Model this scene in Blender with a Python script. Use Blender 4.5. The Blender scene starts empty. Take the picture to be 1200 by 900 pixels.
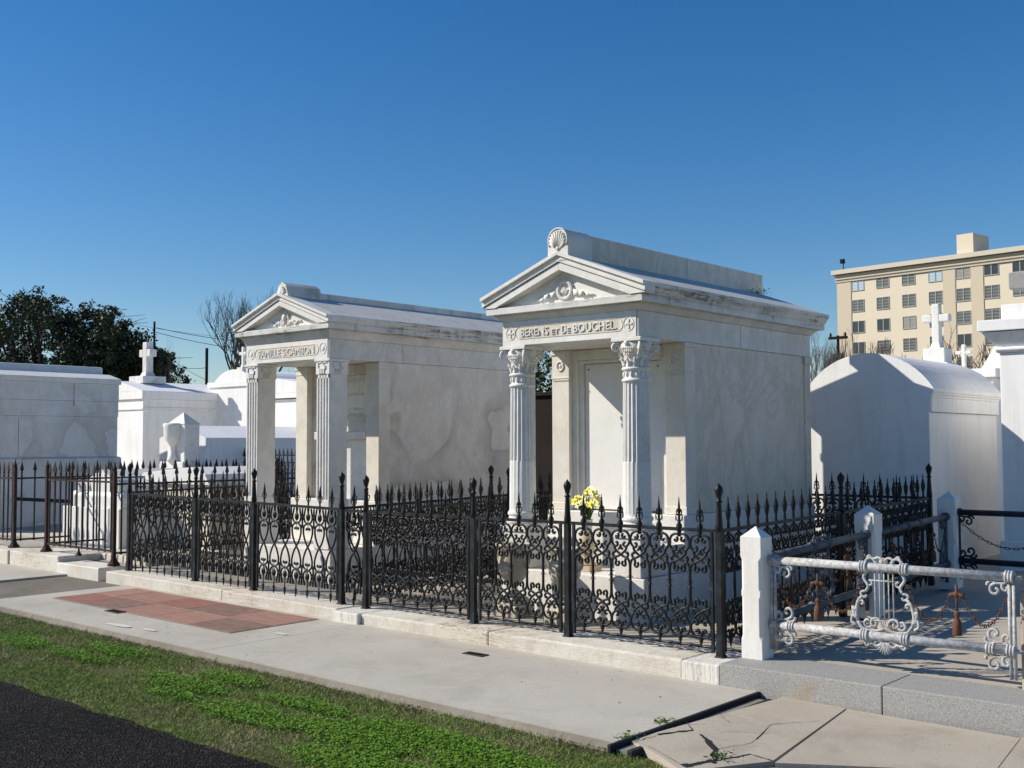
import bpy, math, random
import numpy as np
from mathutils import Vector, Matrix, noise
random.seed(7); RNG = np.random.default_rng(7)
PI = math.pi
sc = bpy.context.scene
COL = sc.collection

# ------------------------------------------------------------------ camera
F, YAW, PITCH, ROLL, EYE = 1314.0, -.708, .052, -.004, 1.5
def cam_axes():
    cy, sy = math.cos(YAW), math.sin(YAW)
    f = Vector((sy*math.cos(PITCH), cy*math.cos(PITCH), math.sin(PITCH)))
    r = Vector((cy, -sy, 0)); u = r.cross(f)
    cr, sr = math.cos(ROLL), math.sin(ROLL)
    return cr*r+sr*u, -sr*r+cr*u, f
RR, UU, FF = cam_axes()
cd = bpy.data.cameras.new('camera'); cam = bpy.data.objects.new('camera', cd); COL.objects.link(cam)
cd.sensor_width = 36; cd.lens = F/1200*36; cd.clip_start = .05; cd.clip_end = 3000
m = Matrix((RR, UU, -FF)).transposed().to_4x4(); m.translation = Vector((0, 0, EYE)); cam.matrix_world = m
sc.camera = cam
# survey helpers: where a sight line meets a real vertical plane of the site
def ray(x, y): return FF + RR*((x-600)/F) - UU*((y-450)/F)
def onY(x, y, Y):
    d = ray(x, y); return Vector((0, 0, EYE)) + d*(Y/d.y)
def onX(x, y, X):
    d = ray(x, y); return Vector((0, 0, EYE)) + d*(X/d.x)
def onZ(x, y, z=0):
    d = ray(x, y); return Vector((0, 0, EYE)) + d*((z-EYE)/d.z)

# ------------------------------------------------------------------ light
SUN = Vector((-1.17, -.86, 1)).normalized()          # towards the sun
elev = math.asin(SUN.z); az = math.atan2(SUN.x, SUN.y)
w = bpy.data.worlds.new("World"); sc.world = w; w.use_nodes = True
nt = w.node_tree
sky = nt.nodes.new('ShaderNodeTexSky'); sky.sky_type = 'NISHITA'; sky.sun_disc = False
sky.sun_elevation = elev; sky.sun_rotation = az % (2*PI)
sky.air_density = 1.0; sky.dust_density = .25; sky.ozone_density = 3.0; sky.altitude = 0
hs = nt.nodes.new('ShaderNodeHueSaturation'); hs.inputs['Saturation'].default_value = 1.36      # the camera's vivid blue
tm = nt.nodes.new('ShaderNodeMix'); tm.data_type = 'RGBA'; tm.blend_type = 'MULTIPLY'; tm.inputs[0].default_value = 1; tm.inputs[7].default_value = (.95, .965, 1.04, 1)
nt.links.new(sky.outputs[0], hs.inputs['Color']); nt.links.new(hs.outputs[0], tm.inputs[6]); nt.links.new(tm.outputs[2], nt.nodes['Background'].inputs[0])
nt.nodes['Background'].inputs[1].default_value = .086
sc.cycles.diffuse_bounces = 7; sc.cycles.max_bounces = 10
sd = bpy.data.lights.new('sun', 'SUN'); sd.energy = 4.4; sd.angle = math.radians(.5); sd.color = (1, .93, .82)
so = bpy.data.objects.new('sun', sd); COL.objects.link(so)
so.rotation_euler = (-SUN).to_track_quat('-Z', 'Y').to_euler(); so.location = (-20, -15, 20)
sc.view_settings.view_transform = 'Standard'; sc.view_settings.look = 'None'
sc.view_settings.exposure = .30; sc.view_settings.gamma = 1

# ------------------------------------------------------------------ mesh helpers
def cat_rom(pts, n=4):
    P = [Vector(p) for p in pts]
    if len(P) < 3: return P
    out = []
    for i in range(len(P)-1):
        a = P[i-1] if i else P[0]*2-P[1]; b = P[i]; c = P[i+1]; d = P[i+2] if i+2 < len(P) else c*2-b
        for k in range(n):
            t = k/n
            out.append(.5*((2*b)+(c-a)*t+(2*a-5*b+4*c-d)*t*t+(3*b-a-3*c+d)*t**3))
    out.append(P[-1]); return out
class MB:
    def __init__(s): s.v = []; s.f = []
    def add(s, vs, fs):
        o = len(s.v); s.v += [tuple(v) for v in vs]; s.f += [tuple(i+o for i in f) for f in fs]
    def box(s, x0, x1, y0, y1, z0, z1):
        s.add([(x0,y0,z0),(x1,y0,z0),(x1,y1,z0),(x0,y1,z0),(x0,y0,z1),(x1,y0,z1),(x1,y1,z1),(x0,y1,z1)],
              [(0,3,2,1),(4,5,6,7),(0,1,5,4),(1,2,6,5),(2,3,7,6),(3,0,4,7)]); return s
    def frus(s, x0, x1, y0, y1, z0, z1, i):
        s.add([(x0,y0,z0),(x1,y0,z0),(x1,y1,z0),(x0,y1,z0),(x0+i,y0+i,z1),(x1-i,y0+i,z1),(x1-i,y1-i,z1),(x0+i,y1-i,z1)],
              [(0,3,2,1),(4,5,6,7),(0,1,5,4),(1,2,6,5),(2,3,7,6),(3,0,4,7)]); return s
    def prismY(s, poly, y0, y1):     # poly in (x,z), counter-clockwise seen from -Y
        n = len(poly)
        s.add([(x,y0,z) for x,z in poly]+[(x,y1,z) for x,z in poly],
              [tuple(range(n)), tuple(range(2*n-1,n-1,-1))]+[(i,n+i,n+(i+1)%n,(i+1)%n) for i in range(n)]); return s
    def prismX(s, poly, x0, x1):     # poly in (y,z)
        n = len(poly)
        s.add([(x0,y,z) for y,z in poly]+[(x1,y,z) for y,z in poly],
              [tuple(range(n-1,-1,-1)), tuple(range(n,2*n))]+[(i,(i+1)%n,n+(i+1)%n,n+i) for i in range(n)]); return s
    def prismZ(s, poly, z0, z1):
        n = len(poly)
        s.add([(x,y,z0) for x,y in poly]+[(x,y,z1) for x,y in poly],
              [tuple(range(n-1,-1,-1)), tuple(range(n,2*n))]+[(i,(i+1)%n,n+(i+1)%n,n+i) for i in range(n)]); return s
    def lathe(s, prof, c=(0,0,0), n=16, sq=False):
        vs = []; fs = []; k = len(prof)
        for (r, z) in prof:
            for j in range(n):
                a = 2*PI*j/n+(PI/4 if sq else 0); rr = r*(math.sqrt(2) if sq else 1)
                vs.append((c[0]+rr*math.cos(a), c[1]+rr*math.sin(a), c[2]+z))
        for i in range(k-1):
            for j in range(n):
                fs.append((i*n+j, i*n+(j+1)%n, (i+1)*n+(j+1)%n, (i+1)*n+j))
        fs.append(tuple(range(n-1,-1,-1))); fs.append(tuple((k-1)*n+j for j in range(n)))
        s.add(vs, fs); return s
    def tube(s, path, r, n=5, smooth=0, taper=None):
        P = cat_rom(path, smooth) if smooth else [Vector(p) for p in path]
        vs = []; fs = []; K = len(P)
        up = Vector((.13, .97, .21)).normalized()
        for i, p in enumerate(P):
            t = (P[min(i+1,K-1)]-P[max(i-1,0)]); t = t.normalized() if t.length > 1e-9 else Vector((0,0,1))
            a = up - t*up.dot(t)
            if a.length < .15: a = Vector((1,0,0)) - t*t.x
            a.normalize(); b = t.cross(a); up = a
            rr = r if taper is None else r+(taper-r)*i/(K-1)
            for j in range(n):
                th = 2*PI*j/n; vs.append(p+a*(rr*math.cos(th))+b*(rr*math.sin(th)))
        for i in range(K-1):
            for j in range(n): fs.append((i*n+j, i*n+(j+1)%n, (i+1)*n+(j+1)%n, (i+1)*n+j))
        fs.append(tuple(range(n-1,-1,-1))); fs.append(tuple((K-1)*n+j for j in range(n)))
        s.add(vs, fs); return s
    def ball(s, c, rx, ry, rz, n=10, k=6):
        prof = [(max(1e-4, math.sin(PI*i/k)), -math.cos(PI*i/k)) for i in range(k+1)]
        vs = []; fs = []
        for (r, z) in prof:
            for j in range(n):
                a = 2*PI*j/n; vs.append((c[0]+rx*r*math.cos(a), c[1]+ry*r*math.sin(a), c[2]+rz*z))
        for i in range(k):
            for j in range(n): fs.append((i*n+j, i*n+(j+1)%n, (i+1)*n+(j+1)%n, (i+1)*n+j))
        s.add(vs, fs); return s
    def mesh(s, name, mat, smooth=False):
        me = bpy.data.meshes.new(name); me.from_pydata(s.v, [], s.f); me.update()
        if mat: me.materials.append(mat)
        if smooth: me.polygons.foreach_set('use_smooth', [True]*len(me.polygons))
        return me
    def obj(s, name, mat, parent=None, smooth=False, bev=0, loc=None):
        o = bpy.data.objects.new(name, s.mesh(name, mat, smooth)); COL.objects.link(o)
        if parent: o.parent = parent
        if loc: o.location = loc
        if bev:
            b = o.modifiers.new('bevel', 'BEVEL'); b.width = bev; b.segments = 2; b.limit_method = 'ANGLE'; b.angle_limit = math.radians(40)
        return o
def tag(o, label=None, cat=None, group=None, kind=None):
    if label: o['label'] = label
    if cat: o['category'] = cat
    if group: o['group'] = group
    if kind: o['kind'] = kind
    return o
def empty(name, loc, label, cat, group=None, rz=0):
    o = bpy.data.objects.new(name, None); COL.objects.link(o); o.location = loc; o.rotation_euler = (0,0,rz)
    o.empty_display_size = .2
    return tag(o, label, cat, group)
def inst(name, me, parent, loc=(0,0,0), rz=0, sc_=(1,1,1)):
    o = bpy.data.objects.new(name, me); COL.objects.link(o); o.parent = parent; o.location = loc; o.rotation_euler = (0,0,rz); o.scale = sc_
    return o
def text_mesh(s, name, width, height, depth, mat, bold=.012):
    cu = bpy.data.curves.new('lettering', 'FONT'); cu.body = s; cu.size = 1; cu.extrude = .06; cu.offset = bold; cu.align_x = 'CENTER'; cu.resolution_u = 3
    o = bpy.data.objects.new('lettering', cu); COL.objects.link(o)
    dg = bpy.context.evaluated_depsgraph_get(); me = bpy.data.meshes.new_from_object(o.evaluated_get(dg))
    bpy.data.objects.remove(o); me.name = name
    xs = [v.co.x for v in me.vertices]; ys = [v.co.y for v in me.vertices]
    x0, x1, y0, y1 = min(xs), max(xs), min(ys), max(ys)
    for v in me.vertices:
        x = ((v.co.x-x0)/(x1-x0)-.5)*width; z = (v.co.y-y0)/(y1-y0)*height; y = -(v.co.z+.06)/.12*depth
        v.co = (x, y, z)
    me.materials.clear(); me.materials.append(mat); return me

# ------------------------------------------------------------------ materials
class N:
    def __init__(s, name, rough=.8, spec=.3, metal=0):
        s.m = bpy.data.materials.new(name); s.m.use_nodes = True; s.t = s.m.node_tree; s.b = s.t.nodes['Principled BSDF']
        s.b.inputs['Roughness'].default_value = rough; s.b.inputs['Specular IOR Level'].default_value = spec; s.b.inputs['Metallic'].default_value = metal
        s.co = s.t.nodes.new('ShaderNodeNewGeometry').outputs['Position']
    def n(s, t, **k):
        q = s.t.nodes.new(t)
        for a, b in k.items(): setattr(q, a, b)
        return q
    def l(s, a, b): s.t.links.new(a, b)
    def mapv(s, scale=(1,1,1), rot=(0,0,0)):
        q = s.n('ShaderNodeMapping'); q.inputs['Scale'].default_value = scale; q.inputs['Rotation'].default_value = rot; s.l(s.co, q.inputs[0]); return q.outputs[0]
    def noise(s, scale, detail=6, rough=.6, dist=0, v=None):
        q = s.n('ShaderNodeTexNoise'); q.inputs['Scale'].default_value = scale; q.inputs['Detail'].default_value = detail
        q.inputs['Roughness'].default_value = rough; q.inputs['Distortion'].default_value = dist; s.l(v or s.co, q.inputs['Vector']); return q.outputs['Fac']
    def ramp(s, fac, stops):
        q = s.n('ShaderNodeValToRGB'); e = q.color_ramp.elements
        while len(e) < len(stops): e.new(.5)
        for i, (p, c) in enumerate(stops):
            e[i].position = p; e[i].color = (c, c, c, 1) if not isinstance(c, tuple) else (*c, 1)
        s.l(fac, q.inputs[0]); return q.outputs[0]
    def mix(s, fac, a, b, mode='MIX'):
        q = s.n('ShaderNodeMix', data_type='RGBA', blend_type=mode)
        for sock, val in ((q.inputs[0], fac), (q.inputs[6], a), (q.inputs[7], b)):
            if isinstance(val, (int, float)): sock.default_value = val
            elif isinstance(val, tuple): sock.default_value = (*val, 1)
            else: s.l(val, sock)
        return q.outputs[2]
    def col(s, c):
        if isinstance(c, tuple): s.b.inputs['Base Color'].default_value = (*c, 1)
        else: s.l(c, s.b.inputs['Base Color'])
        return s
    def bump(s, h, strength=.3, dist=.01):
        q = s.n('ShaderNodeBump'); q.inputs['Strength'].default_value = strength; q.inputs['Distance'].default_value = dist
        s.l(h, q.inputs['Height']); s.l(q.outputs[0], s.b.inputs['Normal']); return s
    def math(s, op, a, b=0.0, c=None):
        q = s.n('ShaderNodeMath', operation=op)
        for i, val in enumerate((a, b, c)):
            if val is None: continue
            if isinstance(val, (int, float)): q.inputs[i].default_value = val
            else: s.l(val, q.inputs[i])
        return q.outputs[0]
    def sep(s):
        q = s.n('ShaderNodeSeparateXYZ'); s.l(s.co, q.inputs[0]); return q.outputs

def marble(name, base, vein, warm, veinamt=.5, stain=None, drip=None, blotch=None, rough=.55, streak=None):
    k = N(name, rough, .35)
    v = k.mapv((1, 1, .55), (.5, .7, .2))
    n1 = k.noise(2.2, 8, .62, 1.2, v)
    f1 = k.ramp(n1, [(.44, 0.), (.5, 1.), (.56, 0.)])
    n2 = k.noise(.9, 5, .6)
    c = k.mix(k.ramp(n2, [(.35, 0.), (.7, 1.)]), base, warm)
    c = k.mix(k.math('MULTIPLY', f1, veinamt*.6), c, vein)
    c = k.mix(k.math('MULTIPLY', k.ramp(k.noise(11, 7, .75), [(.46, 0.), (.72, 1.)]), .38), c, vein)
    c = k.mix(k.math('MULTIPLY', k.ramp(k.noise(1.7, 6, .7, .8), [(.5, 0.), (.66, 1.)]), .30), c, tuple(x*.86 for x in warm))
    v4 = k.mapv((10, 10, 2.0), (.55, .35, .5))
    c = k.mix(k.math('MULTIPLY', k.ramp(k.noise(1.1, 7, .72, .7, v4), [(.54, 0.), (.68, 1.)]), .42*veinamt), c, tuple(x*.82 for x in vein))
    c = k.mix(k.math('MULTIPLY', k.ramp(k.noise(26, 4, .7), [(.62, 0.), (.74, 1.)]), .3), c, tuple(x*.7 for x in vein))
    if blotch:      # tide-mark stains
        nn = k.noise(.95, 3, .45, .2)
        ring = k.ramp(nn, [(.42, 0.), (.52, .7), (.535, 1.), (.55, .1), (.60, 0.)])
        msk = k.ramp(k.noise(.5, 2), [(.40, 0.), (.52, 1.)])
        c = k.mix(k.math('MULTIPLY', k.math('MULTIPLY', ring, msk), .62), c, blotch)
    if stain:
        s1 = k.ramp(k.noise(3.2, 7, .7), [(.52, 0.), (.72, 1.)])
        c = k.mix(k.math('MULTIPLY', s1, .6), c, stain)
    if drip:        # black water streaks
        v2 = k.mapv((1.6, 1.6, 24)); v3 = k.mapv((14, 14, 1.2))
        a = k.ramp(k.noise(1, 7, .75, .3, v2), [(.48, 0.), (.56, 1.)])
        zz_ = k.sep()[2]; b = k.math('MULTIPLY', k.ramp(k.noise(.9, 4), [(.42, 0.), (.55, 1.)]), k.ramp(zz_, [(0,0.),(1,1.)]))
        rg = k.n('ShaderNodeMapRange'); rg.inputs[1].default_value = 2.66; rg.inputs[2].default_value = 2.72; k.l(zz_, rg.inputs[0]); b = k.math('MULTIPLY', k.ramp(k.noise(.9, 4), [(.40, 0.), (.52, 1.)]), rg.outputs[0])
        d = k.ramp(k.noise(1, 3, .6, 0, v3), [(.4, .3), (.6, 1.)])
        c = k.mix(k.math('MULTIPLY', k.math('MULTIPLY', a, b), k.math('MULTIPLY', d, .85)), c, drip)
    if streak:      # bedding cracks and grime of weathered kerb marble
        vv = k.mapv((1.1, 1.1, 9)); a = k.ramp(k.noise(1.6, 7, .68, 1.2, vv), [(.47, 0.), (.5, 1.), (.53, 0.)])
        c = k.mix(k.math('MULTIPLY', k.math('MULTIPLY', a, k.ramp(k.noise(.9, 3), [(.45, 0.), (.6, 1.)])), .75), c, streak)
        c = k.mix(k.math('MULTIPLY', k.ramp(k.noise(60, 4, .8), [(.5, 0.), (.7, 1.)]), .3), c, streak)
        k.col(c); k.bump(k.noise(18, 8, .75, .5, vv), .6, .012); return k.m
    c = k.mix(k.math('MULTIPLY', k.ramp(k.noise(55, 5, .8), [(.5, 0.), (.72, 1.)]), .22), c, vein)
    k.col(c); k.bump(k.noise(35, 6, .7), .25, .004)
    return k.m
M = {}
M['marble'] = marble('white_marble', (.80,.785,.75), (.54,.55,.56), (.75,.71,.63), .5, stain=(.60,.54,.42))
M['panel'] = marble('panel_marble', (.66,.60,.50), (.50,.47,.42), (.60,.50,.38), .3, stain=(.50,.40,.28))
M['marble_warm'] = marble('cream_marble', (.76,.73,.66), (.54,.53,.50), (.70,.63,.51), .5, stain=(.55,.46,.33))
M['marble_door'] = marble('clean_marble', (.78,.77,.74), (.66,.66,.65), (.75,.73,.69), .3)
M['marble_side'] = marble('veined_marble', (.73,.68,.59), (.45,.42,.38), (.66,.58,.45), .7, stain=(.47,.40,.29))
M['marble_cornice'] = marble('streaked_marble', (.75,.73,.68), (.46,.47,.48), (.62,.59,.53), .6, stain=(.50,.46,.38), drip=(.045,.045,.045))
M['marble_old'] = marble('weathered_marble', (.79,.76,.70), (.50,.49,.47), (.68,.62,.52), .6, stain=(.56,.50,.40), blotch=(.30,.25,.18))
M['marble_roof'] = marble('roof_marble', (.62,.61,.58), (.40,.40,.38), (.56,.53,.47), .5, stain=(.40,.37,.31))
M['marble_grey'] = marble('grey_marble', (.76,.75,.73), (.54,.54,.53), (.70,.67,.62), .5, stain=(.48,.46,.42), blotch=(.42,.38,.32))
M['kerb'] = marble('kerb_marble', (.74,.71,.64), (.52,.50,.44), (.68,.60,.47), .5, stain=(.44,.34,.22), rough=.8, streak=(.22,.17,.11))
def plaster(name, c1, c2, bump=.3):
    k = N(name, .85, .2)
    c = k.mix(k.ramp(k.noise(1.3, 6), [(.4, 0.), (.7, 1.)]), c1, c2)
    v = k.mapv((9, 9, .9))
    c = k.mix(k.math('MULTIPLY', k.ramp(k.noise(1, 6, .7, 0, v), [(.5, 0.), (.8, 1.)]), .45), c, tuple(x*q for x, q in zip(c2, (.66,.66,.63))))
    c = k.mix(k.math('MULTIPLY', k.ramp(k.noise(4.5, 8, .75, .6), [(.56, 0.), (.72, 1.)]), .3), c, tuple(x*.62 for x in c2))
    k.col(c); k.bump(k.noise(22, 6, .7), bump, .006); return k.m
M['plaster'] = plaster('white_plaster', (.86,.85,.83), (.80,.79,.77))
M['plaster_cream'] = plaster('off_white_plaster', (.80,.79,.75), (.72,.70,.64))
M['paintpost'] = plaster('painted_stone_post', (.80,.78,.74), (.72,.68,.61), .5)
def iron(name, c1, c2, amt, rust=(.16,.06,.03), rough=.45):
    k = N(name, rough, .35)
    a = k.ramp(k.noise(9, 6, .7), [(.5-amt*.12, 0.), (.6, 1.)])
    c = k.mix(a, c1, c2)
    c = k.mix(k.math('MULTIPLY', k.ramp(k.noise(4, 6, .75), [(.66-amt*.2, 0.), (.78-amt*.1, 1.)]), min(1, amt+.2)), c, rust)
    k.col(c); k.bump(k.noise(120, 4), .3, .002); return k.m
M['iron'] = iron('black_painted_iron', (.004,.0042,.0045), (.007,.008,.009), .1, (.03,.022,.016), .5)
M['iron_post'] = iron('black_post_iron', (.005,.0055,.006), (.018,.027,.033), .2, (.03,.022,.016), .5)
M['rust'] = iron('rusty_iron', (.014,.008,.007), (.045,.017,.011), .5, (.09,.032,.016), .75)
k = N('grey_painted_pipe', .6, .35)
c = k.mix(k.ramp(k.noise(30, 7, .75), [(.42, 0.), (.6, 1.)]), (.56,.56,.55), (.30,.31,.33))
c = k.mix(k.ramp(k.noise(45, 6, .8), [(.58, 0.), (.68, 1.)]), c, (.12,.10,.09))
c = k.mix(k.math('MULTIPLY', k.ramp(k.noise(6, 6, .75), [(.52, 0.), (.64, 1.)]), .7), c, (.34,.24,.15))
k.col(c); k.bump(k.noise(90, 5, .8), .6, .003); M['grey_iron'] = k.m
M['dull_iron'] = iron('dull_grey_iron', (.10,.115,.13), (.06,.07,.085), .4, (.10,.05,.03), .6)
M['rust_orange'] = iron('orange_rust', (.13,.06,.032), (.08,.045,.03), .6, (.20,.085,.04), .85)
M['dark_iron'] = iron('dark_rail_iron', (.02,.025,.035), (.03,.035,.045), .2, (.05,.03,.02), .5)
k = N('cracked_white_marble', .8, .2)
c = k.mix(k.ramp(k.noise(3, 6, .65), [(.35, 0.), (.7, 1.)]), (.76,.74,.69), (.62,.58,.50))
vv = k.mapv((16, 16, 1.1)); a_ = k.ramp(k.noise(1.3, 6, .7, 1.0, vv), [(.48, 0.), (.5, 1.), (.52, 0.)])
k.col(k.mix(k.math('MULTIPLY', a_, .8), c, (.13,.11,.08))); k.bump(k.noise(1.3, 6, .7, 1.0, vv), .5, .01); M['kerb_white'] = k.m
def concrete(name, c1, c2, dark, grain=90, bump=.25, amt=.35):
    k = N(name, .9, .2)
    c = k.mix(k.ramp(k.noise(.8, 6, .6), [(.35, 0.), (.7, 1.)]), c1, c2)
    c = k.mix(k.math('MULTIPLY', k.ramp(k.noise(2.1, 9, .72, .4), [(.48, 0.), (.72, 1.)]), amt), c, dark)
    c = k.mix(k.math('MULTIPLY', k.ramp(k.noise(14, 3, .6), [(.70, 0.), (.76, 1.)]), .35), c, dark)
    c = k.mix(k.math('MULTIPLY', k.ramp(k.noise(grain, 4, .85), [(.4, 0.), (.65, 1.)]), .32), c, tuple(x*.6 for x in c1))
    c = k.mix(k.math('MULTIPLY', k.ramp(k.noise(38, 2, .5), [(.72, 0.), (.76, 1.)]), .6), c, (.06,.05,.04))
    k.col(c); k.bump(k.noise(grain, 5, .8), bump, .004); return k.m
M['concrete'] = concrete('pavement_concrete', (.54,.50,.43), (.455,.42,.355), (.31,.275,.22), 70, .6, .5)
M['concrete_brown'] = concrete('old_pavement_concrete', (.49,.435,.35), (.40,.35,.275), (.25,.20,.145), 60, .7, .55)
M['concrete_lot'] = concrete('lot_concrete', (.50,.445,.365), (.40,.355,.285), (.27,.24,.19))
M['concrete_edge'] = concrete('aggregate_edge', (.30,.27,.22), (.20,.175,.14), (.12,.10,.07), 60, .8, .7)
M['concrete_dark'] = concrete('dark_concrete', (.22,.195,.16), (.15,.135,.11), (.10,.09,.07), 60, .5, .8)  # darker brown-grey tone for one strip of the footpath
M['granite'] = concrete('grey_granite', (.36,.36,.36), (.30,.30,.30), (.22,.21,.20), 160, .3)
k = N('speckled_granite', .75, .3)
v = k.n('ShaderNodeTexVoronoi'); v.inputs['Scale'].default_value = 260; k.l(k.co, v.inputs['Vector'])
c = k.mix(k.ramp(v.outputs['Color'], [(.2, (.16,.16,.165)), (.6, (.36,.36,.36)), (.9, (.5,.5,.49))]), (.1,.1,.1), (1,1,1), 'MULTIPLY') if 0 else k.ramp(v.outputs['Color'], [(.15, (.20,.195,.185)), (.5, (.33,.32,.30)), (.9, (.43,.415,.39))])
c = k.mix(k.math('MULTIPLY', k.ramp(k.noise(1.6, 5), [(.6, 0.), (.72, 1.)]), .5), c, (.34,.22,.11))
k.col(c); k.bump(k.noise(120, 4), .3, .003); M['granite'] = k.m
k = N('asphalt', .95, .08)
v = k.n('ShaderNodeTexVoronoi'); v.inputs['Scale'].default_value = 75; k.l(k.co, v.inputs['Vector'])
c = k.ramp(v.outputs['Color'], [(.2, (.008,.0075,.007)), (.6, (.022,.021,.019)), (.92, (.10,.093,.085))])
c = k.mix(k.ramp(k.noise(28, 5, .75), [(.40, 0.), (.62, .8)]), c, (.009,.0085,.008))
c = k.mix(k.math('MULTIPLY', k.ramp(k.noise(1.2, 5), [(.4, 0.), (.7, 1.)]), .35), c, (.035,.031,.027))
k.col(c); k.bump(v.outputs['Distance'], 1, .02); M['asphalt'] = k.m
def tilemat(name, c1, c2):
    k = N(name, .9, .15); v = k.mapv((1, 4, 1), (0, 0, .4+len(c1)*0))
    c = k.mix(k.ramp(k.noise(3.5, 7, .7, .8, v), [(.3, 0.), (.7, 1.)]), c1, c2)
    k.col(k.mix(k.math('MULTIPLY', k.ramp(k.noise(9, 6, .75), [(.5, 0.), (.7, 1.)]), .4), c, (.36,.26,.21))); k.bump(k.noise(25, 6, .7), .4, .004); return k.m
TILES = [tilemat('red_sandstone', (.33,.165,.125), (.24,.115,.09)), tilemat('pink_sandstone', (.38,.22,.175), (.28,.155,.12)), tilemat('brown_sandstone', (.27,.175,.14), (.19,.115,.09)), tilemat('rose_sandstone', (.40,.235,.18), (.31,.165,.125))]
k = N('soil', 1, .1)
c = k.ramp(k.noise(7, 8, .7), [(.3, (.05,.035,.022)), (.55, (.11,.085,.05)), (.75, (.17,.14,.085))])
c = k.mix(k.ramp(k.noise(1.5, 5), [(.35, 0.), (.55, 1.)]), c, (.12,.14,.05))
k.col(c); k.bump(k.noise(50, 6, .8), 1, .02); M['soil'] = k.m
def leafmat(name, a, b, c3, sc_=3):
    k = N(name, .6, .3); k.col(k.ramp(k.noise(sc_, 4, .8), [(.3, a), (.5, b), (.72, c3)])); return k.m
k = N('grass_blades', .7, .2)
g1 = k.ramp(k.noise(14, 4, .8), [(.3, (.10,.19,.025)), (.5, (.20,.27,.06)), (.72, (.34,.36,.12))]); g2 = k.ramp(k.noise(17, 4, .8), [(.3, (.20,.17,.08)), (.5, (.36,.30,.16)), (.72, (.52,.44,.27))])
k.col(k.mix(k.ramp(k.noise(1.6, 6, .75), [(.48, 0.), (.66, .85)]), g1, g2)); M['grass'] = k.m
M['clover'] = leafmat('clover_leaves', (.055,.14,.006), (.11,.24,.010), (.22,.36,.03), 40)
M['litter'] = leafmat('leaf_litter', (.035,.022,.014), (.09,.06,.035), (.26,.19,.11), 25)
M['weed'] = leafmat('weed_leaves', (.05,.11,.02), (.09,.17,.03), (.16,.17,.05), 20)
M['oak'] = leafmat('live_oak_leaves', (.022,.034,.014), (.038,.055,.022), (.075,.085,.038), .7)
M['bark'] = N('bark', .95, .1).col((.055,.042,.034)).m
M['bark_pale'] = N('pale_bark', .95, .1).col((.17,.145,.125)).m
M['bark_mid'] = N('grey_bark', .95, .1).col((.10,.088,.075)).m
M['bark_tan'] = N('tan_twigs', .95, .1).col((.16,.115,.085)).m
M['wood'] = N('dark_pole_wood', .9, .1).col((.02,.016,.014)).m
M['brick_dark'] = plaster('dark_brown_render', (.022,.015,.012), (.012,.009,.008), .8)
M['stucco'] = N('cream_stucco', .9, .15)
kk = M['stucco']; kk.col(kk.mix(kk.noise(.25, 6), (.72,.63,.50), (.67,.585,.46))); M['stucco'] = kk.m
kk = N('tan_stucco', .9, .15); kk.col(kk.mix(kk.noise(.25, 6), (.62,.53,.405), (.57,.485,.365))); M['stucco_tan'] = kk.m
M['stucco_band'] = N('cornice_stucco', .9, .15).col((.56,.50,.41)).m
M['roofcap'] = N('pale_coping', .8, .2).col((.60,.54,.45)).m
kk = N('window_louvres', .35, .5); wv = kk.n('ShaderNodeTexWave'); wv.bands_direction = 'Z'; wv.inputs['Scale'].default_value = .8; kk.l(kk.co, wv.inputs['Vector'])
kk.col(kk.mix(wv.outputs['Fac'], (.07,.075,.075), (.20,.21,.20))); M['louvre'] = kk.m
M['winframe'] = N('window_frame_paint', .6, .3).col((.34,.34,.32)).m
M['louvre_dark'] = N('dark_glass', .15, .6).col((.045,.05,.05)).m
M['blind'] = N('pale_blind', .7, .2).col((.30,.30,.27)).m
M['pane_sky'] = N('painted_sky_glass', .1, .8).col((.45,.55,.62)).m  # sky brightness put into the pane's base colour
M['white_metal'] = N('window_bar', .6, .3).col((.55,.54,.5)).m
M['vase'] = plaster('stone_vase', (.52,.42,.29), (.42,.33,.22), .5)
M['urn'] = marble('lichen_marble', (.64,.62,.56), (.30,.27,.22), (.52,.44,.33), .8, stain=(.30,.25,.19))
M['tin'] = N('pale_grey_container', .4, .5).col((.5,.52,.52)).m
M['petal'] = N('yellow_petal', .6, .3).col((.85,.74,.12)).m
M['petal_pale'] = N('pale_yellow_petal', .6, .3).col((.88,.84,.50)).m
M['stem'] = N('green_stem', .6, .3).col((.05,.13,.025)).m
M['drain'] = N('rusty_grate', .8, .4).col((.07,.045,.03)).m
M['joint'] = N('black_joint_strip', .7, .3).col((.02,.02,.025)).m
M['cement'] = N('pale_cement', .9, .1).col((.62,.60,.54)).m
M['joint_line'] = N('dark_joint', .9, .1).col((.16,.15,.13)).m
M['grout'] = N('grey_grout', .9, .2).col((.40,.37,.32)).m

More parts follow.
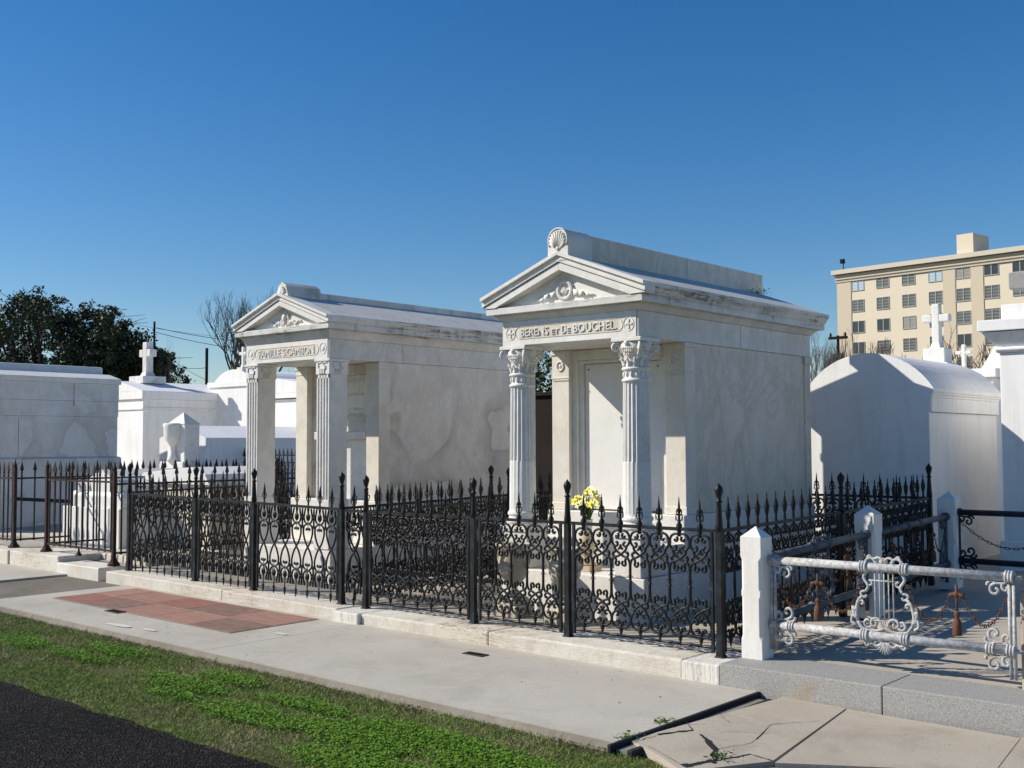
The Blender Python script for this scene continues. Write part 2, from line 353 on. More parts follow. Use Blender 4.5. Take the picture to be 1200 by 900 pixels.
# ------------------------------------------------------------------ ground
def zs(X): return -.13-.0105*(X+4)                     # footpath level: climbs gently to the left
def zg(X, Y):                                          # cemetery floor
    return .008 + .0135*min(max(-X-7.9, 0), 9) + .03*min(max(Y-7.6, 0), 5)
def sheet(name, X0, X1, Y0, Y1, zf, mat, nx=24, ny=6):
    b = MB(); vs = []; fs = []
    for j in range(ny+1):
        for i in range(nx+1):
            x = X0+(X1-X0)*i/nx; y = Y0+(Y1-Y0)*j/ny; vs.append((x, y, zf(x, y)))
    for j in range(ny):
        for i in range(nx):
            a = j*(nx+1)+i; fs.append((a, a+1, a+nx+2, a+nx+1))
    b.add(vs, fs); return b.obj(name, mat)
ground = MB().add([(-900,-900,-.30),(900,-900,-.30),(900,900,-.30),(-900,900,-.30)], [(0,1,2,3)])
b = MB(); b.add([(-900,-900,-.42),(900,-900,-.42),(900,900,-.42),(-900,900,-.42)], [(0,1,2,3)])
tag(b.obj('ground', M['soil']), kind='structure')
rd = sheet('road', -30, 12, -8, 3.64, lambda x, y: zs(max(x,-22))-.035, M['asphalt'], 1400, 2); tag(rd, kind='structure')
for v in rd.data.vertices:
    if v.co.y > 3.6: v.co.y += .035*noise.noise(Vector((v.co.x*3, 0, 4)))+.02*noise.noise(Vector((v.co.x*16, 0, 4)))
tag(sheet('verge', -30, 12, 3.60, 5.16, lambda x, y: zs(max(x,-22))-.05+.012*noise.noise(Vector((x*1.5, y*1.5, 0))), M['soil'], 120, 14), kind='structure')
tag(sheet('cemetery_floor', -60.1, 30, 7.2, 80, lambda x, y: zg(x, y)-.004, M['concrete_lot'], 90, 70), kind='structure')

# concrete footpath slabs (solid, with a ragged aggregate edge)
def slab(name, X0, X1, Y0, Y1, mat, dz=0, th=.09, edge=None, n=24):
    b = MB(); top = []; bot = []
    for i in range(n+1):
        x = X0+(X1-X0)*i/n; top.append((x, Y0, zs(x)+dz)); bot.append((x, Y1, zs(x)+dz))
    vs = top+bot+[(x, y, z-th) for x, y, z in top]+[(x, y, z-th) for x, y, z in bot]; k = n+1; fs = []
    for i in range(n):
        fs += [(i, i+1, k+i+1, k+i), (2*k+i, 2*k+i+1, i+1, i), (k+i, k+i+1, 3*k+i+1, 3*k+i)]
    fs += [(0, k, 3*k, 2*k), (n, 2*k+n, 3*k+n, k+n)]
    b.add(vs, fs); o = b.obj(name, mat); tag(o, kind='structure'); return o
slab('footpath', -7.50, -3.62, 5.08, 6.74, M['concrete'], 0)
slab('footpath', -11.35, -7.52, 5.10, 6.74, M['concrete'], -.003)
slab('footpath', -12.7, -11.35, 5.0, 6.9, M['concrete_dark'], -.02)  # strip in a darker tone than the slabs on either side
slab('footpath', -24, -12.7, 5.1, 6.9, M['concrete'], .004)
def edge_strip(X0, X1, Y, h=.085):
    b = MB(); n = int((X1-X0)/.05); 
    up = []; lo = []
    for i in range(n+1):
        x = X0+(X1-X0)*i/n; jag = .015*noise.noise(Vector((x*6, 1, 2)))+.01*noise.noise(Vector((x*23, 1, 2)))
        up.append((x, Y-.004-max(0, jag)*.6, zs(x)-.006)); lo.append((x, Y-.05-jag*1.6, zs(x)-h))
    vs = up+lo; k = n+1
    b.add(vs, [(k+i, k+i+1, i+1, i) for i in range(n)]); return b
q1 = MB().box(-7.518,-7.502,5.09,6.72,-.20,-.108).obj('footpath_joint', M['joint']); tag(q1, kind='structure')
for (px, py, a_, b__) in ((138,733,.22,.05),(329,741,.10,.035),(175,738,.12,.03)):
    pp = onZ(px, py, -.08); bb = MB(); nn = 14
    bb.add([(pp.x+a_*math.cos(2*PI*i/nn)*random.uniform(.75,1.1), pp.y+b__*math.sin(2*PI*i/nn)*random.uniform(.7,1.15), zs(pp.x)+.002) for i in range(nn)], [tuple(range(nn))]); tag(bb.obj('cement_patch', M['cement']), kind='structure')
bb = MB()
for i in range(70):     # grit and leaf scraps on the path
    x_, y_ = random.uniform(-11, -3.8), random.uniform(5.15, 6.65); a_ = random.uniform(0, PI); l_ = random.uniform(.004,.014)
    bb.add([(x_-l_*math.cos(a_), y_-l_*math.sin(a_), zs(x_)+.003),(x_+l_*.5*math.sin(a_), y_-l_*.5*math.cos(a_), zs(x_)+.004),(x_+l_*math.cos(a_), y_+l_*math.sin(a_), zs(x_)+.006),(x_-l_*.4*math.sin(a_), y_+l_*.4*math.cos(a_), zs(x_)+.004)], [(0,1,2,3)])
tag(bb.obj('path_litter', M['litter']), 'tiny leaf scraps and grit lying on the footpath', 'litter', kind='stuff')
tag(edge_strip(-12.5, -3.62, 5.08).obj('footpath_edge', M['concrete_edge']), kind='structure')
# the broken right-hand slabs
def polyslab(pts, mat, dz, th=.09):
    b = MB(); n = len(pts)
    vs = [(x, y, -.145+dz) for x, y in pts]+[(x, y, -.145+dz-th) for x, y in pts]
    b.add(vs, [tuple(range(n))]+[(n+i, n+(i+1)%n, (i+1)%n, i) for i in range(n)]); return tag(b.obj('footpath', mat), kind='structure')
G = lambda x, y: tuple(onZ(x, y, -.15)[:2])
polyslab([(-3.44,6.69),G(738,868),G(770,885),G(800,905),G(905,893),(-3.0,6.66)], M['concrete_brown'], 0)
polyslab([(-2.99,6.66),G(908,894),G(1165,905),(-1.97,6.62)], M['concrete_brown'], -.004)
polyslab([(-1.96,6.62),G(1168,905),G(1180,950),(2,4.5),(2,6.6)], M['concrete_brown'], .002)
polyslab([G(800,910),G(905,898),G(1160,910),G(1150,990),G(900,990)], M['concrete_brown'], -.012)
b = MB()
b.box(-3.615,-3.592,5.0,6.68,-.21,-.1315); b.box(-3.50,-3.465,5.02,6.60,-.21,-.147)
tag(b.obj('joint_strip', M['joint'], bev=.004), kind='structure')
b = MB(); b.box(-3.582,-3.503,5.04,6.6,-.22,-.16); tag(b.obj('footpath_joint', M['concrete_edge']), kind='structure')
b = MB()   # cracks: thin dark slivers let into the slab
def crack(pts, wd=.008):
    P = [Vector((*G(*p), -.1425)) for p in pts]; out = []
    for i in range(len(P)-1):
        for t in range(5):
            q = P[i].lerp(P[i+1], t/5); q.x += random.uniform(-.006,.006); q.y += random.uniform(-.006,.006); out.append(q)
    out.append(P[-1])
    for i in range(len(out)-1):
        d = (out[i+1]-out[i]); nrm = Vector((-d.y, d.x, 0)).normalized()*wd*random.uniform(.3,1)
        b.add([out[i]-nrm, out[i+1]-nrm, out[i+1]+nrm, out[i]+nrm], [(0,1,2,3)])
crack([(795,835),(812,857)], .004); crack([(838,880),(880,872),(905,850),(960,846)], .003); crack([(905,893),(880,885),(838,893)], .006); crack([(760,876),(800,899)], .004);
crack([(770,862),(812,857)], .018); crack([(822,862),(838,880),(838,893)], .024); crack([(745,870),(775,862)], .003); crack([(780,850),(830,850)], .002)
crack([(838,893),(800,899)], .03); crack([(850,858),(900,861)], .002); crack([(840,836),(855,848)], .002)
tag(b.obj('footpath_crack', M['joint']), kind='structure')

# sandstone patch in the footpath
pt = empty('paving_patch', (-9.5, 6.15, zs(-9.5)), 'rectangle of red sandstone paving slabs let into the pale footpath', 'paving')
xs0 = [-11.0,-10.42,-9.86,-9.2,-8.62,-7.99]; xs1 = [-11.0,-10.6,-9.95,-9.35,-8.7,-7.99]
for r, (xs_, ya, yb) in enumerate(((xs0, 5.68, 6.14), (xs1, 6.146, 6.62))):
    for i in range(5):
        x0, x1 = xs_[i]+.004, xs_[i+1]-.004; bb = MB(); dz = .003+random.uniform(0,.002)
        bb.add([(x0,ya+.004,zs(x0)+dz),(x1,ya+.004,zs(x1)+dz),(x1,yb-.004,zs(x1)+dz),(x0,yb-.004,zs(x0)+dz)]+[(x0,ya+.004,zs(x0)-.03),(x1,ya+.004,zs(x1)-.03),(x1,yb-.004,zs(x1)-.03),(x0,yb-.004,zs(x0)-.03)],
               [(0,1,2,3),(4,5,1,0),(5,6,2,1),(6,7,3,2),(7,4,0,3)])
        o = bb.obj('paving_slab', TILES[(i*2+r*3+i//2) % 4]); o.parent = pt; o.location = -pt.location
bb = MB(); bb.add([(-11.01,5.67,zs(-11)+.0015),(-7.98,5.67,zs(-7.98)+.0015),(-7.98,6.63,zs(-7.98)+.0015),(-11.01,6.63,zs(-11)+.0015)], [(0,1,2,3)])
o = bb.obj('grout', M['grout']); o.parent = pt; o.location = -pt.location
def grate(px, label, sx=.2, sy=.09, tl=None):
    p = onZ(*px, -.12); e = empty('drain_cover', (p.x, p.y, zs(p.x)+.001), label, 'drain cover', 'small drain covers in the footpath')
    bb = MB().box(-sx/2,sx/2,-sy/2,-sy/2+.012,0,.006).box(-sx/2,sx/2,sy/2-.012,sy/2,0,.006).box(-sx/2,-sx/2+.012,-sy/2+.012,sy/2-.012,0,.006).box(sx/2-.012,sx/2,-sy/2+.012,sy/2-.012,0,.006)
    bb.obj('frame', M['drain'], e)
    bb = MB(); n = 9
    for i in range(n): bb.box(-sx/2+.016+i*(sx-.03)/n, -sx/2+.026+i*(sx-.03)/n, -sy/2+.012, sy/2-.012, .0, .004)
    bb.obj('bars', M['wood'], e)
grate((557,768.5), 'rusty drain cover in the footpath near the marble kerb')
grate((135,723), 'small dark drain cover between the red paving and the grass', .22, .10)

# ------------------------------------------------------------------ kerbs
def kerb(name, X0, X1, Y0, Y1, zt, zb, mat, bev=.012, n=1):
    b = MB(); vs = []
    for x in (X0, X1):
        vs += [(x,Y0,zb(x)),(x,Y1,zb(x)),(x,Y1,zt(x)),(x,Y0,zt(x))]
    b.add(vs, [(0,1,2,3)[::-1],(4,5,6,7),(0,4,7,3),(3,7,6,2),(1,2,6,5),(0,1,5,4)])
    return tag(b.obj(name, mat, bev=bev), kind='structure')
zc = lambda x: .005+.0135*(-x-7.7)
zlow = lambda x: zs(x)-.06
for x0, x1 in ((-11.82,-9.6),(-9.595,-7.85)): kerb('kerb', x0, x1, 6.72, 7.2, zc, zlow, M['kerb'])
kerb('kerb', -7.845, -7.5, 6.66, 7.2, lambda x: .0, zlow, M['kerb_white'])
for x0, x1 in ((-7.495,-6.0),(-5.995,-4.2)): kerb('kerb', x0, x1, 6.70, 7.2, lambda x: .0, zlow, M['kerb'], .016)
kerb('kerb', -4.195, -3.90, 6.68, 7.2, lambda x: .0, zlow, M['kerb_white'])
zl = lambda x: .155
kerb('kerb', -16.2,-14.2, 6.72,7.3, zl, zlow, M['kerb']); kerb('kerb', -14.195,-12.95, 6.74,7.3, zl, zlow, M['kerb'])
kerb('kerb', -12.945,-11.98, 6.72,7.1, lambda x: .085, zlow, M['marble_warm'])
kerb('kerb', -24,-16.205, 6.74,7.3, zl, zlow, M['kerb'])
kerb('granite_kerb', -3.895, -2.78, 6.68, 7.15, lambda x: .015, lambda x: -.2, M['granite'], .008)
kerb('granite_kerb', -2.776, 3, 6.68, 7.15, lambda x: .015, lambda x: -.2, M['granite'], .008)
# raised lot floors
b = MB().box(-18, -11.95, 7.3, 11.5, 0, .15); tag(b.obj('lot_floor', M['marble_side'], bev=.01), kind='structure')
b = MB().prismX([(7.15,.0),(10.9,.09),(10.9,.13),(7.15,.02)], -3.72, 3); tag(b.obj('lot_floor', M['concrete_lot']), kind='structure')

# ------------------------------------------------------------------ grass
def scatter(name, mat, n, Y0, Y1, dens, hmin, hmax, wd, lean, label, seed, clump=False, X0=-13, X1=-3.2):
    r = np.random.default_rng(seed); X = r.uniform(X0, X1, n*3); Y = r.uniform(Y0, Y1, n*3)
    keep = np.array([random.random() < dens(x, y) for x, y in zip(X, Y)]); X = X[keep][:n]; Y = Y[keep][:n]; k = len(X)
    Z = -.13-.0105*(X+4)-.048
    a = r.uniform(0, 2*PI, k); h = r.uniform(hmin, hmax, k); la = r.uniform(0, 2*PI, k); ll = h*r.uniform(.1, lean, k)
    dx, dy = np.cos(a)*wd, np.sin(a)*wd
    if not clump:
        V = np.stack([np.stack([X-dx, Y-dy, Z], 1), np.stack([X+dx, Y+dy, Z], 1), np.stack([X+np.cos(la)*ll, Y+np.sin(la)*ll, Z+h], 1)], 1).reshape(-1, 3)
        fc = 3
    else:      # small tilted leaves held at height h
        tx, ty = r.uniform(-.5, .5, k), r.uniform(-.5, .5, k)
        c = np.stack([X, Y, Z+h], 1); s = wd*r.uniform(.6, 1.3, k)
        u = np.stack([np.cos(a)*s, np.sin(a)*s, tx*s], 1); v = np.stack([-np.sin(a)*s, np.cos(a)*s, ty*s], 1)
        V = np.stack([c-u, c-v*.9, c+u, c+v*.9], 1).reshape(-1, 3); fc = 4
    me = bpy.data.meshes.new(name); me.vertices.add(len(V)); me.vertices.foreach_set('co', V.ravel().astype(np.float32))
    nf = len(V)//fc; me.loops.add(nf*fc); me.loops.foreach_set('vertex_index', np.arange(nf*fc, dtype=np.int32))
    me.polygons.add(nf); me.polygons.foreach_set('loop_start', np.arange(nf, dtype=np.int32)*fc); me.update(calc_edges=True); me.validate()
    me.materials.append(mat); o = bpy.data.objects.new(name, me); COL.objects.link(o)
    return tag(o, label, name, kind='stuff')
PATCH = []
for (px, py, rx, ry) in ((140,769,.55,.13),(30,760,.5,.14),(90,775,.6,.10),(215,806,.75,.13),(270,800,.5,.13),(300,842,.8,.16),(400,862,1.0,.18),(500,868,1.0,.20),(360,830,.6,.10),(560,890,.8,.2),(200,818,.4,.08),(450,905,1.,.2)):
    p = onZ(px, py, -.16); PATCH.append((p.x, p.y, rx*.8, ry*1.15))
def clover_d(x, y):
    v = max(1-((x-a)/rx)**2-((y-b_)/ry)**2 for a, b_, rx, ry in PATCH)
    return min(1, max(0, v*1.3+.5*noise.noise(Vector((x*5, y*5, 3)))))
def grass_d(x, y):
    e = min(1, max(0, (5.06-y)/.25)); return (.25+.75*e)*(.55+.6*noise.noise(Vector((x*2.2, y*2.2, 9))))
scatter('grass', M['grass'], 260000, 3.6, 5.06, grass_d, .005, .022, .0022, 2.2, 'short thin grass, part dry, growing on the verge beside the asphalt', 3)
scatter('clover', M['clover'], 75000, 3.62, 5.0, clover_d, .008, .042, .0068, .5, 'bright green clover patches in the verge grass', 4, True)
scatter('dead_leaves', M['litter'], 9000, 4.72, 5.075, lambda x, y: (.12+.88*max(0,(y-4.85)/.2))*(.35+.8*noise.noise(Vector((x*3, y*5, 1)))), .001, .012, .0055, .5, 'brown leaf litter along the footpath edge', 5, True)
# weeds in the broken joint
for px, lb in (((776,848), 'green weed growing in the black footpath joint near its middle'), ((737,865), 'green weed at the grass end of the black footpath joint'), ((842,888), 'green weed sprouting from the wide crack in the right slab')):
    p = onZ(*px, -.14); bb = MB()
    for i in range(60):
        c = Vector((random.gauss(0,.03), random.gauss(0,.04), random.uniform(0,.03))); s = random.uniform(.006,.013)
        u = Vector((random.uniform(-1,1),random.uniform(-1,1),random.uniform(-.3,.6))).normalized()*s; v_ = Vector((random.uniform(-1,1),random.uniform(-1,1),random.uniform(-.3,.6))).normalized()*s
        bb.add([c-u, c-v_, c+u, c+v_], [(0,1,2,3)])
    tag(bb.obj('weed', M['weed'], loc=(p.x,p.y,-.14)), lb, 'weed', 'weeds in the footpath cracks')

# ------------------------------------------------------------------ ornate iron pickets (unit cell along X, centred on x=0, real heights)
def mirror_paths(paths, zmid):
    out = []
    for p in paths:
        out += [p, [(-x, z) for x, z in p]]
    low = [[(x, 2*zmid-z) for x, z in p] for p in out]
    return out+low
def curl_leaf(b, s, z0):     # side scrolls of a finial
    b.tube([(0,0,z0),(s*.018,0,z0+.012),(s*.026,0,z0+.035),(s*.022,0,z0+.055),(s*.012,0,z0+.052)], .005, 4, 3)
    b.tube([(0,0,z0+.045),(s*.016,0,z0+.05),(s*.022,0,z0+.075),(s*.012,0,z0+.09),(s*.008,0,z0+.078)], .0045, 4, 3)
    b.tube([(s*.02,0,z0+.03),(s*.031,0,z0+.02),(s*.027,0,z0+.002)], .004, 4, 2, taper=.001)
def picket_scroll(hw=.083, finial='leaf'):
    b = MB(); k = hw/.083
    up = [[(.004,.835),(.03,.838),(.062,.825),(.079,.79),(.077,.755),(.058,.728),(.036,.722),(.024,.737),(.030,.752),(.042,.748)],
          [(.020,.82),(.014,.80),(.022,.788),(.036,.79),(.038,.803)],
          [(.052,.73),(.049,.705),(.030,.683),(0,.662),(-.032,.645),(-.056,.645),(-.066,.663),(-.058,.68),(-.046,.672)],
          [(.020,.612),(.012,.598),(.020,.582),(.037,.58),(.044,.597),(.040,.615),(.048,.635),(.064,.632),(.078,.605),(.0815,.565),(.0815,.48)],
          [(.020,.70),(.006,.712),(.0,.735)]]
    for p in mirror_paths(up, .48):
        b.tube([(x*k, 0, z) for x, z in p], .0098, 5, 3)
    for s in (-1, 1):          # collar leaves on the stems
        for z in (.46, .50):
            b.tube([(s*.0815*k,0,z),(s*(.0815-.014)*k,0,z+.008),(s*(.0815-.022)*k,0,z-.004)], .005, 4, 2, taper=.002)
    b.lathe([(.002,.045),(.008,.075),(.019,.115),(.012,.125),(.017,.14),(.008,.150)], n=8)
    if finial == 'leaf':
        b.lathe([(.008,.82),(.022,.835),(.014,.85),(.020,.865),(.022,.90),(.010,.925),(.008,.985),(.015,1.0),(.010,1.02),(.0065,1.06),(.002,1.105)], n=8)
        for s in (-1, 1): curl_leaf(b, s, .925)
    else:
        b.lathe([(.008,.82),(.012,.84),(.012,.90),(.009,.94),(.013,.95),(.020,.985),(.021,1.015),(.011,1.045),(.012,1.055),(.0065,1.065),(.0055,1.10),(.002,1.115)], n=8)
    return b
def picket_heart(hw=.083):
    b = MB(); k = hw/.083
    up = [[(.0,.49),(.03,.53),(.055,.585),(.066,.635),(.058,.68),(.034,.703),(.0,.712)],
          [(.064,.655),(.074,.685),(.083,.705),(.083,.75),(.083,.86)],
          [(.0,.712),(.040,.725),(.060,.765),(.052,.81),(.040,.858)],
          [(.0,.655),(.014,.668),(.026,.66),(.022,.648)],
          [(.058,.77),(.083,.77)]]
    for p in mirror_paths(up, .49): b.tube([(x*k, 0, z) for x, z in p], .0092, 5, 3)
    for z in (.775, .205):
        b.ball((0,0,z), .03*k, .012, .04, 10, 6); b.ball((0,-.010,z), .012, .01, .016, 6, 4)
    b.tube([(0,0,.74),(0,0,.635)], .005, 4, taper=.002); b.tube([(0,0,.24),(0,0,.345)], .005, 4, taper=.002)
    b.ball((0,0,.49), .014, .012, .012, 8, 4)
    b.lathe([(.002,.0),(.012,.04),(.006,.05),(.014,.07),(.006,.085),(.008,.17)], n=6)
    b.tube([(-.016,0,.052),(0,0,.06),(.016,0,.052)], .005, 4)
    b.lathe([(.008,.81),(.012,.85),(.008,.90),(.007,.95),(.012,.955),(.008,.97),(.013,.99),(.011,1.02),(.002,1.085)], n=8)
    for s in (-1, 1):
        b.tube([(0,0,.94),(s*.018,0,.935),(s*.030,0,.955),(s*.028,0,.978),(s*.018,0,.975)], .0055, 4, 3)
        b.tube([(0,0,.935),(s*.012,0,.918),(s*.020,0,.925)], .004, 4, 2)
    return b
ME = {'scroll': picket_scroll().mesh('scroll_picket', M['iron'], True), 'scroll_n': picket_scroll(.075, 'spear').mesh('spear_picket', M['iron'], True),
      'heart': picket_heart().mesh('fleur_picket', M['iron'], True)}
def post_mesh(h=1.2):
    b = MB(); b.box(-.025,.025,-.025,.025,.0,.10); b.box(-.021,.021,-.021,.021,.1005,h-.27-.06)
    b.frus(-.034,.034,-.034,.034,0,.012,.003)
    return b.mesh('fence_post', M['iron_post'])
def finial_mesh(h=1.2):
    b = MB(); b.lathe([(.024,h-.33),(.028,h-.30),(.024,h-.27),(.018,h-.16),(.016,h-.13),(.024,h-.125),(.024,h-.115),(.014,h-.108),(.022,h-.075),(.031,h-.045),(.028,h-.022),(.014,h-.006),(.006,h+.004),(.003,h+.012)], n=12)
    return b.mesh('post_finial', M['iron'], True)
PM, FM = post_mesh(), finial_mesh()
PM2 = MB().box(-.012,.012,-.012,.012,.03,.90).mesh('stile', M['iron_post'])
def add_post(fence, p, z, h=1.2):
    o = inst('post', PM, fence, (p[0], p[1], z), 0, (1,1,h/1.2)); inst('finial', FM, o); return o
def add_panel(fence, a, b_, za, zb, me, n, name='panel', pname='picket', stiles=True, gap=.05):
    a = Vector((*a, 0)); b_ = Vector((*b_, 0)); d = b_-a; L = d.length; ang = math.atan2(d.y, d.x)
    mb = MB(); mb.box(.02, L-.02, -.011, .011, .862, .886)
    if stiles:
        mb.box(gap, gap+.02, -.010, .010, .03, .861); mb.box(L-gap-.02, L-gap, -.010, .010, .03, .861)
    pan = mb.obj(name, M['iron_post'], fence); pan.location = (a.x, a.y, za)
    pan.rotation_euler = (0, -math.atan2(zb-za, L), ang)
    x0 = gap+.02; sp = (L-2*x0)/n
    for i in range(n):
        inst(pname, me, pan, (x0+sp*(i+.5), 0, 0), 0, (min(1.25, sp/.166) if me is not ME['scroll_n'] else sp/.150, 1, 1))
    return pan
# --- right-hand lot (scroll pattern)
YF = 6.93
fb = empty('iron_fence', (-5.86, YF, 0), 'black ornate iron fence with scrolled panels and gate around the right pedimented tomb', 'fence')
fb.location = (0,0,0)
xs_ = [-7.69,-6.36,-5.37,-4.03]
for x in xs_: add_post(fb, (x, YF), 0)
add_panel(fb, (xs_[0],YF), (xs_[1],YF), 0, 0, ME['scroll'], 7)
g = add_panel(fb, (xs_[1],YF), (xs_[2],YF), 0, 0, ME['scroll'], 5, 'gate', gap=.06)
add_panel(fb, (xs_[2],YF), (xs_[3],YF), 0, 0, ME['scroll'], 7)
for X in (-4.03, -7.69):
    ys = [YF, 8.93, 10.93]; z_ = [0, .03, .07]
    for i in range(2):
        add_panel(fb, (X,ys[i]), (X,ys[i+1]), z_[i], z_[i+1], ME['scroll_n'], 13, stiles=(i == 0 and X > -5))
        add_post(fb, (X, ys[i+1]), z_[i+1])
add_panel(fb, (-7.69,10.93), (-5.86,10.93), .07, .07, ME['scroll'], 10, stiles=False); add_panel(fb, (-5.86,10.93), (-4.03,10.93), .07, .07, ME['scroll'], 10, stiles=False)
add_post(fb, (-5.86,10.93), .07)
# --- left-hand lot (fleur pattern)
fc_ = empty('iron_fence', (0,0,0), 'black iron fence with fleur tips and looped hearts around the left pedimented tomb', 'fence')
cx = [onY(161,600,7.03).x, onY(236,600,7.0).x, onY(301.5,600,6.97).x, onY(402.5,600,6.95).x]
for i, x in enumerate(cx): add_post(fc_, (x, YF), zc(x)+.003, 1.21)
for i in range(3): add_panel(fc_, (cx[i],YF), (cx[i+1],YF), zc(cx[i]), zc(cx[i+1]), ME['heart'], (8, 7, 7)[i])
add_panel(fc_, (cx[3]+.03,YF), (-7.72,YF), 0, 0, ME['heart'], 1, stiles=False, gap=.02)
for X, zz in ((cx[3]+.02, .02), (cx[0], .07)):
    ys = [YF, 9.0, 11.2]
    for i in range(2):
        add_panel(fc_, (X,ys[i]), (X,ys[i+1]), zz+.03*i, zz+.03*(i+1), ME['heart'], 12, stiles=False); add_post(fc_, (X,ys[i+1]), zz+.03*(i+1))

# --- spear fences
def spear_mesh(h, mat, r=.008, arrow=.045):
    b = MB(); b.box(-r, r, -r, r, .08, h-.14)
    b.add([(-r,-r,h-.14),(r,-r,h-.14),(r,r,h-.14),(-r,r,h-.14),(-.026,-.006,h-.115),(.026,-.006,h-.115),(.026,.006,h-.115),(-.026,.006,h-.115),(0,0,h)],
          [(0,1,5,4),(1,2,6,5),(2,3,7,6),(3,0,4,7),(4,5,8),(5,6,8),(6,7,8),(7,4,8)])
    b.ball((0,0,h-.155), .017, .017, .012, 6, 4)
    return b.mesh('spear', mat)
SP = {'rust': spear_mesh(1.13, M['rust']), 'black': spear_mesh(1.13, M['iron'])}
def spear_panel(fence, a, b_, z, me, mat, n, zr=(.10,.90), feet=True):
    a = Vector((*a,0)); b_ = Vector((*b_,0)); L = (b_-a).length; ang = math.atan2((b_-a).y, (b_-a).x)
    mb = MB()
    for q in zr: mb.box(.0, L, -.012, .012, q-.011, q+.011)
    if feet: mb.lathe([(.045,.0),(.03,.025),(.014,.05),(.011,.09)], (L/2, 0, 0), 8)
    pan = mb.obj('panel', mat, fence); pan.location = (a.x, a.y, z); pan.rotation_euler = (0,0,ang)
    for i in range(n): inst('spear', me, pan, (L*(i+.5)/n, 0, 0))
    return pan
def rust_post(fence, p, z, mat, h=1.05):
    b = MB().box(-.02,.02,-.02,.02,.02,h).lathe([(.075,0),(.07,.02),(.045,.05),(.028,.09),(.024,.11)], n=10)
    b.lathe([(.02,h),(.026,h+.02),(.012,h+.05),(.004,h+.10)], n=8)
    o = b.obj('post', mat, fence); o.location = (p[0], p[1], z)
fr = empty('spear_fence', (0,0,0), 'rusty brown spear fence around the stepped marble sarcophagus', 'fence')
x3 = onY(134,600,6.95).x; x2 = onY(55,600,6.95).x; x1 = onY(17,600,6.95).x
spear_panel(fr, (x2,6.95), (x3,6.95), .155, SP['rust'], M['rust'], 12)
spear_panel(fr, (x3,6.95), (x3,10.6), .13, SP['black'], M['iron'], 20)
spear_panel(fr, (x2,6.95), (x2,10.6), .155, SP['black'], M['iron'], 19)
spear_panel(fr, (x2,10.6), (x3,10.6), .155, SP['black'], M['iron'], 15)
rust_post(fr, (x2,6.95), .155, M['rust']); rust_post(fr, (x3,6.95), .09, M['rust'], 1.1); rust_post(fr, (x2,10.6), .15, M['iron']); rust_post(fr, (x3,10.6), .15, M['iron'])
fl = empty('spear_fence', (0,0,0), 'rusty brown spear fence in front of the big grey marble tomb', 'fence')
spear_panel(fl, (x1-4,6.95), (x1,6.95), .155, SP['rust'], M['rust'], 32)
spear_panel(fl, (x1,6.95), (x1-.0,11.2), .155, SP['black'], M['rust'], 24)
rust_post(fl, (x1,6.95), .155, M['rust']); rust_post(fl, (x1,11.2), .155, M['rust'])
mb = MB().tube([(x1-3.5,8.6,.62),(x1+.35,8.9,.62)], .03, 8); o = mb.obj('rail', M['iron'], fl)
fk = empty('spear_fence', (0,0,0), 'thin black spear fence behind the urn monument and the left pedimented tomb', 'fence')
spear_panel(fk, (-18.6,12.4), (-12.2,12.4), .3, SP['black'], M['iron'], 56, (.10,.86,.99), feet=False)

# ------------------------------------------------------------------ the two temple tombs
def cornice_rect(b, cx_, hw, y0, y1, layers):
    for (z0, z1, ov) in layers: b.box(cx_-hw-ov, cx_+hw+ov, y0-ov, y1+ov, z0, z1)
def sloped_ring(b, hw, y0, y1, z0, z1, o0, o1):
    b.add([(-hw-o0,y0-o0,z0),(hw+o0,y0-o0,z0),(hw+o0,y1+o0,z0),(-hw-o0,y1+o0,z0),(-hw-o1,y0-o1,z1),(hw+o1,y0-o1,z1),(hw+o1,y1+o1,z1),(-hw-o1,y1+o1,z1)],
          [(0,3,2,1),(4,5,6,7),(0,1,5,4),(1,2,6,5),(2,3,7,6),(3,0,4,7)])
def gable_band(b, hw, zb, zt, hwi, zbi, zti, y0, y1):     # chevron between an outer and an inner gable line
    b.prismY([(-hw,zb),(-hwi,zbi),(0,zti),(0,zt)], y0, y1); b.prismY([(0,zt),(0,zti),(hwi,zbi),(hw,zb)], y0, y1)

